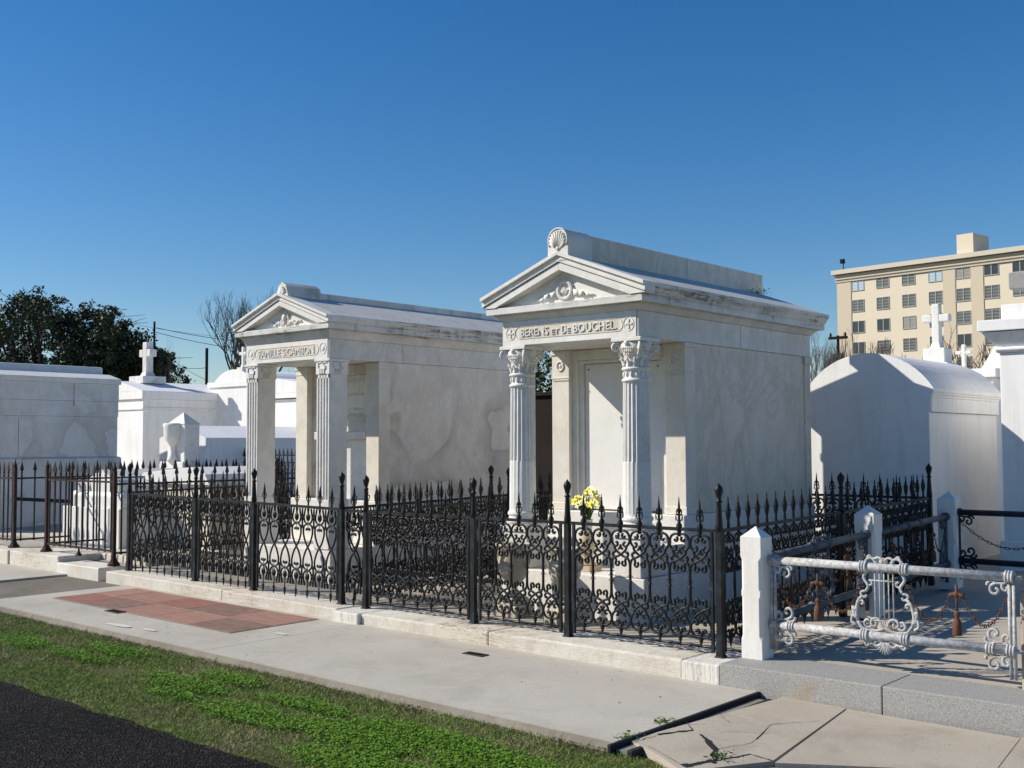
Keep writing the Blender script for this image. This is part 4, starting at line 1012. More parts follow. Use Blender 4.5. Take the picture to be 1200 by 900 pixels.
def lyre(e, c, ax, mat, zt, zb):
    b = MB(); zc_ = (zt+zb)/2; h = (zt-zb)
    def T(a, z): return (c[0]+(a if ax == 'x' else 0), c[1]+(a if ax == 'y' else 0)-(.0), z)
    W_ = .135
    for s in (-1, 1):
        for (path, r) in (([(W_-.02,zt-.03),(W_,zt-.07),(W_-.03,zt-.12),(W_-.015,zt-.155)], .010), ([(W_-.03,zt-.12),(W_-.055,zt-.11),(W_-.052,zt-.09),(W_-.038,zt-.085)], .008),
                          ([(W_-.015,zt-.155),(W_+.02,zt-.165),(W_+.012,zt-.19),(W_-.01,zt-.195),(W_-.018,zt-.18)], .009),
                          ([(W_+.01,zt-.19),(W_+.04,zt-.225),(W_+.055,zb+.14),(W_+.045,zb+.085)], .011), ([(W_+.04,zt-.225),(W_+.012,zt-.22),(W_+.005,zt-.235),(W_+.02,zt-.245)], .008),
                          ([(W_+.055,zb+.15),(W_+.075,zb+.175),(W_+.068,zb+.13),(W_+.05,zb+.11)], .012), ([(W_+.05,zb+.10),(W_+.075,zb+.12),(W_+.085,zb+.08),(W_+.055,zb+.06)], .011),
                          ([(W_+.045,zb+.085),(W_+.01,zb+.04),(W_-.05,zb+.03),(.03,zb+.04),(0,zb+.055)], .011),
                          ([(.01,zb+.045),(.035,zb+.105),(.075,zb+.11),(.09,zb+.08),(.072,zb+.06),(.055,zb+.072),(.062,zb+.088)], .009),
                          ([(.085,zb+.06),(.115,zb+.05),(.135,zb+.075),(.12,zb+.10),(.10,zb+.095)], .009),
                          ([(.0,zt+.035),(.025,zt+.062),(.055,zt+.058),(.06,zt+.038),(.045,zt+.034)], .009), ([(.055,zt+.045),(.085,zt+.06),(.115,zt+.045),(.118,zt+.022)], .010), ([(.075,zt+.055),(.095,zt+.075),(.11,zt+.055)], .008),
                          ([(.02,zb-.035),(.035,zb-.06),(.065,zb-.06),(.07,zb-.038),(.052,zb-.036)], .009), ([(.07,zb-.045),(.11,zb-.05),(.15,zb-.022)], .010), ([(.10,zb-.048),(.12,zb-.07),(.135,zb-.05)], .008)):
            b.tube([T(a*s, z) for a, z in path], r, 6, 3)
    for i in range(9):
        a = -PI/2+(i-4)*.34; b.tube([T(0, zb-.035), T(.055*math.cos(a), zb-.045+.070*math.sin(a))], .009, 5, taper=.006)
        b.tube([T(0, zb+.045), T(.05*math.cos(-a), zb+.045+.055*math.sin(-a))], .009, 5, taper=.006)
        b.tube([T(0, zt+.03), T(.03*math.cos(-a), zt+.03+.035*math.sin(-a))], .007, 5, taper=.005)
    for i in range(5):
        a = -.06+i*.03; b.tube([T(a, zb+.095), T(a, zt-.02)], .0048, 5)
    b.tube([T(-.10, zt-.085), T(.10, zt-.085)], .006, 5); b.tube([T(-.085, zb+.10), T(.085, zb+.10)], .006, 5)
    b.obj('lyre_ornament', mat, e, smooth=True)
def railing(p0, p1, zt, zb, label, mat, cmat, n_ly=1, posts=(0, 1), dz=0, fancy=True, lm=None):
    p0, p1 = Vector((*p0, 0)), Vector((*p1, 0)); d = p1-p0; L = d.length; ax = 'x' if abs(d.x) > abs(d.y) else 'y'
    e = empty('pipe_railing', (p0.x, p0.y, 0), label, 'railing', 'pipe railings of the right lot'); 
    D = d.normalized()
    def T(a, z): return tuple(D*a+Vector((0,0,z+dz*a/L)))
    b = MB(); b.tube([T(0,zt), T(L,zt)], .028, 12); b.obj('top_rail', mat, e, smooth=True)
    b = MB(); b.tube([T(0,zb), T(L,zb)], .028, 12); b.obj('bottom_rail', mat, e, smooth=True)
    for a in [.02+.0, L-.02]+[q for c in ([L/2] if n_ly else []) for q in (c-.133, c+.133)]:
        for z in (zt, zb): b = MB(); collar(b, T(a, z), ax); b.obj('collar', mat, e, smooth=True)
    for a in (.14, L-.14): b = MB(); collar(b, T(a, zb), ax, .033); b.obj('collar', mat, e, smooth=True)
    for i in posts:
        a = .0+.012 if i == 0 else L-.012
        b = MB()
        q0 = T(a, zb-.17); q1 = T(a, zt)
        for o in (-.013, .013):
            oo = D*o; b.tube([Vector(q0)+oo, Vector(q1)+oo], .011, 8)
        b.tube([T(a-.02, zt), T(a+.06 if i else a-.07, zt)], .012, 6); b.tube([T(a-.02, zb), T(a+.06 if i else a-.07, zb)], .012, 6)
        b.obj('upright', mat, e, smooth=True)
    if fancy:
        for a, s in ((.035, 1), (L-.035, -1)):
            c = T(a, zt-.03)
            dirs = s*(1 if (D.x if ax == 'x' else D.y) > 0 else -1)
            for args in ((c, dirs, -1, .010, ax), (T(a, zb+.03), dirs, 1, .011, ax, 1.15), (T(a, zb-.03), dirs, -1, .011, ax, 1.15)):
                b = MB(); scroll(b, *args); b.obj('bracket', mat, e, smooth=True)
        if n_ly: lyre(e, T(L/2, 0), ax, lm or mat, zt+dz/2, zb+dz/2)
        if n_ly:
            for (a0, a1) in ((.03, L/2-.15), (L/2+.15, L-.03)):
                am = (a0+a1)/2; tassel(e, T(am, zt-.14), cmat, ax)
                chain(e, T(a0, zt-.09), T(am-.04, zt-.14), .19, cmat); chain(e, T(am+.04, zt-.14), T(a1, zt-.09), .19, cmat)
        else:
            am = L*.30; tassel(e, T(am, zt-.14), cmat, ax); chain(e, T(.04, zt-.09), T(am-.04, zt-.14), .2, cmat); chain(e, T(am+.04, zt-.14), T(am*2-.04, zt-.12), .2, cmat)
            am = L*.85; tassel(e, T(am, zt-.14), cmat, ax); chain(e, T(am-.5, zt-.12), T(am-.04, zt-.14), .2, cmat)
    return e
railing((-3.70,7.06), (onY(1188,700,7.06).x,7.06), .685, .247, 'front pipe railing with chalky grey paint, central lyre and rusty chains above the granite kerb', M['grey_iron'], M['rust_orange'])
railing((XP+.02,7.14), (XP+.02,8.84), .69, .25, 'dull grey pipe railing between the front and middle white posts', M['dull_iron'], M['rust_orange'], dz=.05)
railing((XP+.02,9.02), (XP+.02,10.66), .74, .30, 'dark pipe railing with a brown lyre between the middle and rear white posts', M['dull_iron'], M['rust_orange'], dz=.05, lm=M['rust'])
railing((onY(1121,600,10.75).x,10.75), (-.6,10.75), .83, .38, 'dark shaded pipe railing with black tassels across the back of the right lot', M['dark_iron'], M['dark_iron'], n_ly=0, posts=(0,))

# ------------------------------------------------------------------ other tombs
def cross_mesh(h, wd, th, bar, arm_z, base=None):
    b = MB(); b.box(-bar/2, bar/2, -th/2, th/2, 0, h); b.box(-wd/2, -bar/2, -th/2, th/2, arm_z-bar/2, arm_z+bar/2); b.box(bar/2, wd/2, -th/2, th/2, arm_z-bar/2, arm_z+bar/2)
    return b
def put_cross(parent, loc, h, wd, th, bar, mat, peds, name='cross'):
    z = 0; b = MB()
    for (s, hh) in peds: b.box(-s, s, -s, s, z, z+hh-.001); z += hh
    q = b.obj('cross_pedestal', mat, parent, bev=.01); q.location = loc
    c = cross_mesh(h, wd, th, bar, h*.68); c.frus(-bar*.75, bar*.75, -th*.75, th*.75, -.001, h*.12, bar*.2); o = c.obj(name, mat, q, bev=.012); o.location = (0,0,z)
# barrel-vaulted white tomb
YB = 11.77; BX0, BX1 = -5.68, -4.30; cb = (BX0+BX1)/2; hwb = (BX1-BX0)/2
t = empty('vaulted_tomb', (cb, YB, 0), 'white plastered tomb with rounded barrel roof, half in the right temple tomb shadow', 'tomb')
def arc(hw_, rise, n=20):
    R_ = (hw_*hw_+rise*rise)/(2*rise); a0 = math.asin(hw_/R_)
    return [(R_*math.sin(a), R_*math.cos(a)-R_+rise) for a in np.linspace(a0, -a0, n)]
b = MB(); b.box(-hwb+.02, hwb-.02, .0, 2.18, .0, 1.80); b.obj('body', M['plaster'], t, bev=.01)
b = MB(); b.box(-hwb+.005, hwb+.005-.01+.012, .004, 2.185, 1.802, 1.955); b.box(-hwb-.008, hwb+.012, .006, 2.19, 1.956, 1.985); b.box(-hwb-.02, hwb+.022, .008, 2.20, 1.986, 2.011) ; b.obj('frieze', M['plaster'], t, bev=.004)
b = MB(); b.prismY([(-hwb+.02,0),(hwb-.02,0),(hwb-.02,1.80),(hwb+.0,1.81),(hwb+.0,1.95),(hwb+.028,2.011),(-hwb-.028,2.011),(-hwb,1.95),(-hwb,1.81),(-hwb+.02,1.80)], -.012, -.0005); b.prismY([(-hwb-.03, 2.0115), (hwb+.03, 2.0115)]+[(x, z+2.055) for x, z in arc(hwb+.03, .40)], -.012, -.0045); b.obj('end_wall', M['plaster'], t)
b = MB(); prof = [(x, z+2.055) for x, z in arc(hwb+.03, .40)]; poly = [(-hwb-.03, 2.012), (hwb+.03, 2.012)]+prof
b.prismY(poly, -.004, 2.22); b.obj('barrel_roof', M['plaster'], t)
# tomb behind with tall cross (cross rises over the barrel roof)
t = empty('cross_tomb', (-5.36, 15.3, 0), 'white tomb with a tall white stone cross on a stepped pedestal behind the rounded tomb', 'tomb')
b = MB().box(-.75,.75,-.5,1.6,.0,2.30); b.box(-.8,.8,-.55,1.65,2.301,2.42); b.obj('body', M['plaster'], t, bev=.01)
cp = onY(1099, 428, 15.2)
put_cross(t, (cp.x+5.36, -.1, 2.421), .60, .36, .12, .10, M['plaster_cream'], [(.20,.12),(.145,.20)])
# second small cross
q = onY(1130, 430, 18)
t = empty('cross_tomb', (q.x, 18.3, 0), 'distant white tomb carrying a small white budded cross in front of the bare tree', 'tomb')
b = MB().box(-.6,.6,-.5,1.5,0,2.35); b.prismY([(-.65,2.351),(.65,2.351),(0,2.55)], -.55, 1.55); b.obj('body', M['plaster'], t, bev=.01)
put_cross(t, (0, -.3, 2.45), .40, .24, .07, .06, M['plaster_cream'], [(.11,.08),(.085,.08)])
# white tomb filling the gap and its gable
t = empty('gabled_tomb', (-5.3, 16.6, 0), 'sunlit white tomb glimpsed in the gap between the rounded tomb and the big white tomb', 'tomb')
gx0 = onY(1140, 450, 16.6).x+5.3; gx1 = onY(1230, 450, 16.6).x+5.3
zz = [onY(1172, 418, 16.6).z, onY(1172, 445, 16.6).z]
b = MB().box(gx0, gx1, 0, 1.6, 0, zz[1]-.1); b.obj('body', M['plaster'], t, bev=.01)
b = MB().prismY([(gx0-.03, zz[1]-.099), (gx1+.03, zz[1]-.099), ((gx0+gx1)/2, zz[0]+.45)], -.04, 1.64); b.obj('roof', M['plaster'], t)
# big white tomb at right edge
YR = 12.35
R0 = onY(1173.5, 500, YR); L_ = R0.x
t = empty('plastered_tomb', (L_, YR, 0), 'large white tomb with a heavy flat cornice cut by the right edge', 'tomb')
Z = lambda y: onY(1185, y, YR).z
b = MB(); b.box(0, 1.9, 0, 2.6, 0, Z(413)); b.obj('body', M['plaster'], t, bev=.008)
b = MB(); b.box(-.03, 1.93, -.03, 2.63, Z(413)+.001, Z(406)); b.tube([(-.03,-.03,Z(409)),(1.93,-.03,Z(409))], .022, 8)
b.add([(-.02,-.02,Z(406)),(1.92,-.02,Z(406)),(1.92,2.62,Z(406)),(-.02,2.62,Z(406)),(-.14,-.14,Z(389)),(2.04,-.14,Z(389)),(2.04,2.74,Z(389)),(-.14,2.74,Z(389))], [(0,1,5,4),(1,2,6,5),(2,3,7,6),(3,0,4,7)])
b.box(-.17, 2.07, -.17, 2.77, Z(388), Z(375)); b.box(.02, 1.88, .02, 2.5, Z(375)+.001, Z(356)); b.obj('cornice', M['plaster'], t, bev=.008)
b = MB(); b.box(-.04, 1.94, -.04, 2.64, 0, .45); b.obj('plinth', M['plaster'], t, bev=.01)
zc_ = Z(326); b = MB()
ax0 = onY(1185, 325, YR+.3).x-L_; b.box(ax0, ax0+.9, .2, .42, zc_-.09, zc_+.09); b.box(ax0+.36, ax0+.54, .2, .42, Z(356)+.001, zc_-.091); b.box(ax0+.36, ax0+.54, .2, .42, zc_+.091, zc_+.35)
b.obj('cross', M['granite'], t, bev=.008)
# dark tomb in the gap
g0, g1 = onY(626, 460, 13), onY(652, 460, 13)
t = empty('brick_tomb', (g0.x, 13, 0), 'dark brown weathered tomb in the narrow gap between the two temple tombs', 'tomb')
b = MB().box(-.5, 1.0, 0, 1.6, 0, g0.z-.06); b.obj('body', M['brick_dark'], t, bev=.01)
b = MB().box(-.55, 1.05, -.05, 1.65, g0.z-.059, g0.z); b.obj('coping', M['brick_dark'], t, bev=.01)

# --- left side
XG = -18.0
t = empty('marble_tomb', (XG, 9.4, .15), 'large plain grey veined marble tomb at the left edge behind the rusty fence', 'tomb')
yb = onX(138, 480, XG).y; zz = lambda y: onX(138, y, XG).z-.15
z535, z489, z478, z451, z445 = zz(535), zz(489), zz(478), zz(451), zz(445)
dy = yb-9.4
b = MB().box(-2.2, .06, -2.0, dy+.05, 0, z535-.02); b.frus(-2.2,.06,-2.0,dy+.05,z535-.019,z535,.03); b.obj('plinth', M['marble_grey'], t, bev=.01)
b = MB().box(-2.15, 0, -1.95, dy, z535+.001, z489); b.obj('wall', M['marble_grey'], t, bev=.005)
b = MB().box(-2.15, .008, -1.95, dy+.008, z489+.002, z478+.10); b.box(-2.15,.012,-1.95,dy+.012,z478+.102,z451); b.obj('entablature', M['marble_grey'], t, bev=.005)
b = MB().box(-2.2, .04, -2.0, dy+.04, z451+.001, z445); b.prismY([(-2.2,z445+.001),(.04,z445+.001),(-.35,z445+.10),(-1.8,z445+.10)], -2.0, dy+.04); b.obj('roof', M['marble'], t, bev=.004)
yr_ = onX(121, 432, XG-.5).y-9.4; b = MB().box(-1.5, -.5, -2.0, yr_, z445+.09, z445+.24); b.obj('ridge_block', M['marble_grey'], t, bev=.03)
for (px, ya_, yb_) in ((86, 449, 477), (22, 489, 534)):
    y_ = onX(px, 470, XG).y-9.4; MB().box(.0005, .0145 if ya_ < 480 else .002, y_, y_+.008, zz(yb_), zz(ya_)-.03).obj('joint', M['joint_line'], t)
# white gabled tomb A
YA = 13.6
c0 = onY(168, 470, YA); t = empty('gabled_tomb', (c0.x, YA, .2), 'long white gabled tomb with a grey white stone cross, right of the big grey tomb', 'tomb')
c1 = onX(300, 470, c0.x).y-YA; zA = lambda y: onY(168, y, YA).z-.2
mA = onY(141, 446.5, YA); wA = 2*(c0.x-mA.x)
b = MB().box(-wA, 0, 0, c1, 0, zA(480)); b.obj('wall', M['plaster'], t, bev=.01)
b = MB().box(-wA-.03,.03,-.03,c1+.03,zA(480)+.001,zA(477)); b.box(-wA-.01,.01,-.01,c1+.01,zA(477)+.001,zA(467.5)); b.box(-wA-.06,.06,-.06,c1+.06,zA(467.5)+.001,zA(458)); b.obj('cornice', M['plaster'], t, bev=.01)
b = MB().prismY([(-wA-.06,zA(458)+.001),(.06,zA(458)+.001),(-wA/2,mA.z-.2)], -.06, c1+.06); b.obj('roof', M['plaster'], t)
yc_ = onX(173, 444, mA.x).y-YA
put_cross(t, (-wA/2, yc_, mA.z-.24), .80, .46, .18, .17, M['marble_grey'], [(.30,.17)])
# low white tomb B
YC = 11.6
c0 = onY(241, 515, YC); l0 = onY(187, 515, YC); t = empty('low_tomb', (c0.x, YC, .2), 'low white gabled tomb behind the urn monument', 'tomb')
wB = c0.x-l0.x; zB = onY(241,513,YC).z-.2; zBr = onY(214,500,YC).z-.2
b = MB().box(-wB, 0, 0, 2.6, -.1, zB); b.prismY([(-wB,zB+.0),(0,zB+.0),(-wB/2,zBr+.02)], .0, 2.6); b.obj('body', M['plaster'], t)
# round-topped white tomb with cross
YD = 15.5
t = empty('round_top_tomb', (onY(274,440,YD).x, YD, .2), 'white tomb with rounded top and small cross, just left of the left temple tomb', 'tomb')
hwD = (onY(299,450,YD).x-onY(249,450,YD).x)/2; zd0 = onY(274,447,YD).z-.2; zd1 = onY(274,433,YD).z-.2
b = MB(); b.box(-hwD*1.15, hwD*1.15, 0, 2.4, 0, zd0-.12); b.box(-hwD*1.2, hwD*1.2, -.04, 2.44, zd0-.119, zd0); b.prismY([(x*1.0, z+zd0+.001) for x, z in [(-hwD*.9,0),(hwD*.9,0)]+arc(hwD*.9, zd1-zd0)], -.02, 2.4); b.obj('body', M['plaster'], t)
cq = onY(281, 435, YD); put_cross(t, (cq.x-t.location.x, .1, zd1-.06), .48, .26, .07, .07, M['plaster_cream'], [(.11,.10)])
# white tomb seen between the columns of the left temple
YE = 14.5
t = empty('flat_roofed_tomb', (onY(305,460,YE).x, YE, .2), 'white tomb seen between the columns of the left temple tomb', 'tomb')
e1 = onY(395,460,YE).x-t.location.x; ze = onY(330,447,YE).z-.2; zf = onY(330,468,YE).z-.2
b = MB().box(0, e1, 0, 2.5, 0, zf); b.obj('body', M['plaster'], t, bev=.01)
b = MB().box(-.05, e1+.05, -.08, 2.55, zf+.02, zf+.03); b.box(-.03,e1+.03,-.06,2.53,zf+.031,ze-.25); b.prismY([(-.03,ze-.249),(e1+.03,ze-.249),(e1*.7,ze-.1),(e1*.2,ze+.08)], -.06, 2.5); b.obj('cornice', M['plaster'], t, bev=.01)
# stepped sarcophagus
YS = 7.72
L0 = onY(73.5,600,YS).x; L1 = onY(139.5,600,YS).x; wS = L1-L0
ZS = lambda x, y: onY(x, y, YS).z
t = empty('sarcophagus', (L1, YS, .15), 'white stepped marble sarcophagus with carved corner scrolls behind the rusty spear fence', 'tomb')
z1_ = ZS(140,597)-.15; z2_ = ZS(144,578)-.15; z3_ = ZS(130,560)-.15; zp_ = ZS(117,555)-.15
b = MB().box(-wS, 0, 0, 1.7, 0, z1_); b.obj('base', M['marble_door'], t, bev=.008)
b = MB().box(-wS+.10, -.02, .05, 1.6, z1_+.001, z2_-.06); b.frus(-wS+.10,-.02,.05,1.6,z2_-.059,z2_,.04); b.obj('body', M['marble_door'], t, bev=.006)
b = MB().prismY([(-wS+.28,z2_+.001),(-.10,z2_+.001),(-.10,z2_+.08),(-wS/2+.08,z3_+.10),(-wS+.28,z2_+.08)], .10, 1.5); b.obj('lid', M['marble_door'], t, bev=.004)
for s, xx in ((-1,-wS+.27), (1,-.11)):
    b = MB(); b.prismY([(xx-.11 if s > 0 else xx, z2_+.002),(xx if s > 0 else xx+.11, z2_+.002),(xx if s > 0 else xx+.11, z2_+.12),(xx-.05 if s > 0 else xx+.06, z2_+.17),(xx-.11 if s > 0 else xx, z2_+.13)], .06, .30)
    for i in range(5): b.ball((xx-.055*s, .055, z2_+.03+i*.025), .04-.004*i, .012, .012, 8, 4)
    b.obj('corner_scroll', M['marble'], t, bev=.004)
# pillar with urn
YP = 9.6
P0 = onY(196,545,YP).x; P1 = onY(216,545,YP).x; wP = P1-P0; zP = lambda y: onY(207,y,YP).z-.15
t = empty('urn_monument', ((P0+P1)/2, YP, .15), 'weathered marble pillar with a pyramid cap and an urn on its front', 'monument')
h2 = wP/2; dp = .26
b = MB().box(-h2-.25, h2+.22, -.15, 1.2, 0, zP(551)); b.box(-h2-.08, h2+.08, -.08, dp+.08, zP(551)+.001, zP(541)); b.obj('base', M['marble'], t, bev=.01)
b = MB().box(-h2, h2, 0, dp, zP(541)+.001, zP(497)); b.obj('pillar', M['urn'] if 0 else M['marble'], t, bev=.008)
b = MB(); zz1 = zP(496.9); b.add([(-h2-.01,-.01,zz1),(h2+.01,-.01,zz1),(h2+.01,dp+.01,zz1),(-h2-.01,dp+.01,zz1),(0,dp/2,zP(483))], [(0,1,4),(1,2,4),(2,3,4),(3,0,4),(3,2,1,0)]); b.obj('cap', M['marble_old'], t)
b = MB().lathe([(.085,zP(541)+.002),(.08,zP(537)),(.045,zP(532)),(.04,zP(524)),(.07,zP(520)),(.115,zP(515)),(.135,zP(508)),(.135,zP(502)),(.15,zP(498)),(.13,zP(496))], (-.01,-.05,0), 20)
b.obj('urn', M['marble'], t, smooth=True)
# low ledger between urn monument and fence
t = empty('ledger_tomb', (-13.5, 8.6, .15), 'low white marble ledger slab on a block behind the black fence corner', 'tomb')
lx0 = onY(163,556,8.3).x+13.5; lx1 = onY(292,560,8.3).x+13.5 
b = MB().box(lx0+.05, min(lx1,1.3), -.25, .75, -.05, onY(230,568,8.35).z-.15); b.obj('block', M['marble_side'], t, bev=.01)
b = MB().prismY([(lx0,onY(230,568,8.35).z-.149),(min(lx1,1.36),onY(230,568,8.35).z-.149),(min(lx1,1.36)-.1,onY(230,560,8.35).z-.10),((lx0+lx1)/2,onY(230,552,8.35).z-.10),(lx0+.1,onY(230,560,8.35).z-.10)], -.30, .80); b.obj('ledger', M['marble_door'], t, bev=.005)

# ------------------------------------------------------------------ far: hotel block
DH = 158.0
def face_pt(x, y, off=0):
    # facade: vertical plane through corner C, running along direction D
    d = ray(x, y); n = Vector((HD.y, -HD.x, 0)); tt = (HC-Vector((0,0,EYE))).dot(n)/d.dot(n)
    return Vector((0,0,EYE))+d*tt
th = math.radians(-82+180); HD = Vector((math.sin(th), math.cos(th), 0))      # towards the right
d0 = ray(981, 330); HC = Vector((0,0,EYE))+d0*(DH/d0.dot(FF)); HC.z = 0
ht = empty('apartment_block', (HC.x, HC.y, -.3), 'tall cream building with rows of louvred windows beyond the tombs', 'building')
ht.rotation_euler = (0,0,math.atan2(HD.y, HD.x))
inv = Matrix.Rotation(-math.atan2(HD.y, HD.x), 4, 'Z')
def loc(x, y):
    p = face_pt(x, y)-Vector((HC.x, HC.y, -.3)); p = inv @ p; return p.x, p.z
roofz = loc(979, 320)[1]; xr = loc(1290, 300)[0]
zb0 = loc(981, 330)[1]
CH = 1.55
b = MB().box(0, xr, 0, 18, 0, roofz-CH); b.obj('wall', M['stucco'], ht)
b = MB(); b.box(-.05, xr, -.12, 18, roofz-CH+.01, roofz-.35)
for i in range(3): b.box(-.15-.05*i, xr, -.22-.09*i, 18, roofz-CH+.1+i*.38, roofz-CH+.28+i*.38)
b.obj('cornice', M['stucco_band'], ht); b = MB().box(-.5, xr, -.75, 18.5, roofz-.349, roofz+.25); b.obj('parapet', M['roofcap'], ht)
# windows
cols = [(199,334,0),(1006,0,0)]
colx = [loc(x, 370)[0] for x in (1006, 1035.2, 1065.6, 1097.2, 1129.8, 1163.2, 1197)]
rowz = [loc(1006, y)[1] for y in (333.5, 360, 384, 408)]
st = (rowz[0]-rowz[3])/3
rowz = [rowz[0]-i*st for i in range(8)]
ww, hh = (loc(1013, 360)[0]-loc(999.6, 360)[0]), (loc(1006,353.5)[1]-loc(1006,366.5)[1])
b = MB()
for i, x in enumerate(colx):     # shallow vertical pilaster strips between window bays
    if i in (0, 4, 5):
        b = MB(); xa = (colx[i-1]+ww/2+.15) if i else 0.0; xb = x-ww/2-.15
        b.box(xa, xb, -.10, -.002, 0, roofz-CH); b.obj('pilaster_strip', M['stucco_tan'], ht)
fb_ = MB(); fb_.box(-ww/2-.08, ww/2+.08, -.10, -.005, -hh/2-.1, -hh/2); fb_.box(-ww/2-.08, ww/2+.08, -.07, -.005, hh/2, hh/2+.08); fb_.box(-ww/2-.08,-ww/2,-.07,-.005,-hh/2,hh/2); fb_.box(ww/2,ww/2+.08,-.07,-.005,-hh/2,hh/2); fb_.box(-.06,.06,-.07,-.005,-hh/2,hh/2)
wf = fb_.mesh('window', M['winframe'])
pm = []
for mt in (M['louvre'], M['pane_sky'], M['louvre_dark'], M['blind']):
    pb = MB()
    for s in (-1, 1):
        x0, x1 = (-ww/2, -.06) if s < 0 else (.06, ww/2)
        pb.add([(x0,-.012,-hh/2),(x1,-.012,-hh/2),(x1,-.012,hh/2),(x0,-.012,hh/2)], [(0,1,2,3)])
        for q in range(3): zq = -hh/2+hh*(q+1)/4; pb.box(x0+.02, x1-.02, -.03, -.014, zq-.035, zq+.035)
    pm.append(pb.mesh('pane', mt))
bright = {(0,0),(0,3)}
for r_, z in enumerate(rowz[:6]):
    for i, x in enumerate(colx):
        wn = inst('window', wf, ht, (x, 0, z)); inst('pane', pm[1 if (r_, i) in bright else (0, 0, 2, 0, 3, 0, 0, 2)[(r_*5+i*3+r_*i) % 8]], wn)
cx0, cx1 = loc(1118.5, 290)[0], loc(1138, 290)[0]; zt0 = loc(1128, 272)[1]
b = MB().box(cx0, cx1, .6, 4.9, roofz+.2, zt0-.15); b.obj('stair_tower', M['stucco'], ht)
# roof floodlight
fx, fz = loc(986, 308); b = MB().tube([(fx,.5,roofz),(fx,.5,roofz+1.6)], .07, 5); b.box(fx-.35, fx+.15, .2, .7, roofz+1.3, roofz+1.9); b.obj('floodlight', M['wood'], ht)

# ------------------------------------------------------------------ trees
def branch(b, p, d, L, r, depth, tips, spread=.55, seg=3, up=.08, thin=.62, kids=(2,3)):
    pts = [p]; q = Vector(p); dd = Vector(d)
    for i in range(seg):
        dd = (dd+Vector((random.uniform(-.22,.22),random.uniform(-.22,.22),random.uniform(-.12,.16)+up*.5))).normalized(); q = q+dd*(L/seg); pts.append(q.copy())
    b.tube(pts, r, 4 if depth < 3 else 6, taper=r*thin)
    if depth == 0: tips.append(q); return
    for k_ in range(random.randint(*kids)):
        a = Vector((random.uniform(-1,1),random.uniform(-1,1),random.uniform(-.4,.8))).normalized()
        nd = (dd*(1-spread)+a*spread+Vector((0,0,up))).normalized()
        at = pts[random.randint(max(1,seg-1), seg)]
        branch(b, at, nd, L*random.uniform(.62,.85), r*thin*random.uniform(.7,1), depth-1, tips, spread, seg, up, thin, kids)
def bare_tree(px, py_top, Y, wd_px, label, mat, depth=6, base_r=.13, group='bare winter trees', spread=.42, seed=1):
    random.seed(seed)
    base = onY(px, 500, Y); top = onY(px, py_top, Y).z
    H = top; t = empty('bare_tree', (base.x, Y, -.3), label, 'tree', group)
    b = MB(); tips = []
    trunk = H*.22; b.tube([(0,0,0),(.05,0,trunk*.5),(0,.03,trunk)], base_r, 7, 2, taper=base_r*.8)
    b.obj('trunk', mat, t)
    b = MB()
    for i in range(4):
        a = i*PI/2+random.uniform(-.4,.4); branch(b, Vector((0,0,trunk*.95)), Vector((math.cos(a)*.45, math.sin(a)*.45, 1)).normalized(), H*.26, base_r*.62, depth, tips, spread, 3, .16, .70)
    zs_ = max(v[2] for v in b.v)
    for ax in (0, 1):
        xm = sum(v[ax] for v in b.v)/len(b.v)
        b.v = [tuple(c-xm*min(1, max(0, (v[2]-trunk*.9)/(H*.35))) if i == ax else c for i, c in enumerate(v)) for v in b.v]
    hx = sorted(math.hypot(v[0], v[1]) for v in b.v)[int(len(b.v)*.96)]
    tgt = wd_px/2/F*(base-Vector((0, 0, EYE))).dot(FF)
    sz = (H+.3-trunk)/(zs_-trunk); sx = min(1.6, tgt/hx)
    b.v = [(v[0]*sx, v[1]*sx, trunk*.9+(v[2]-trunk*.9)*sz) for v in b.v]
    b.obj('crown', mat, t)
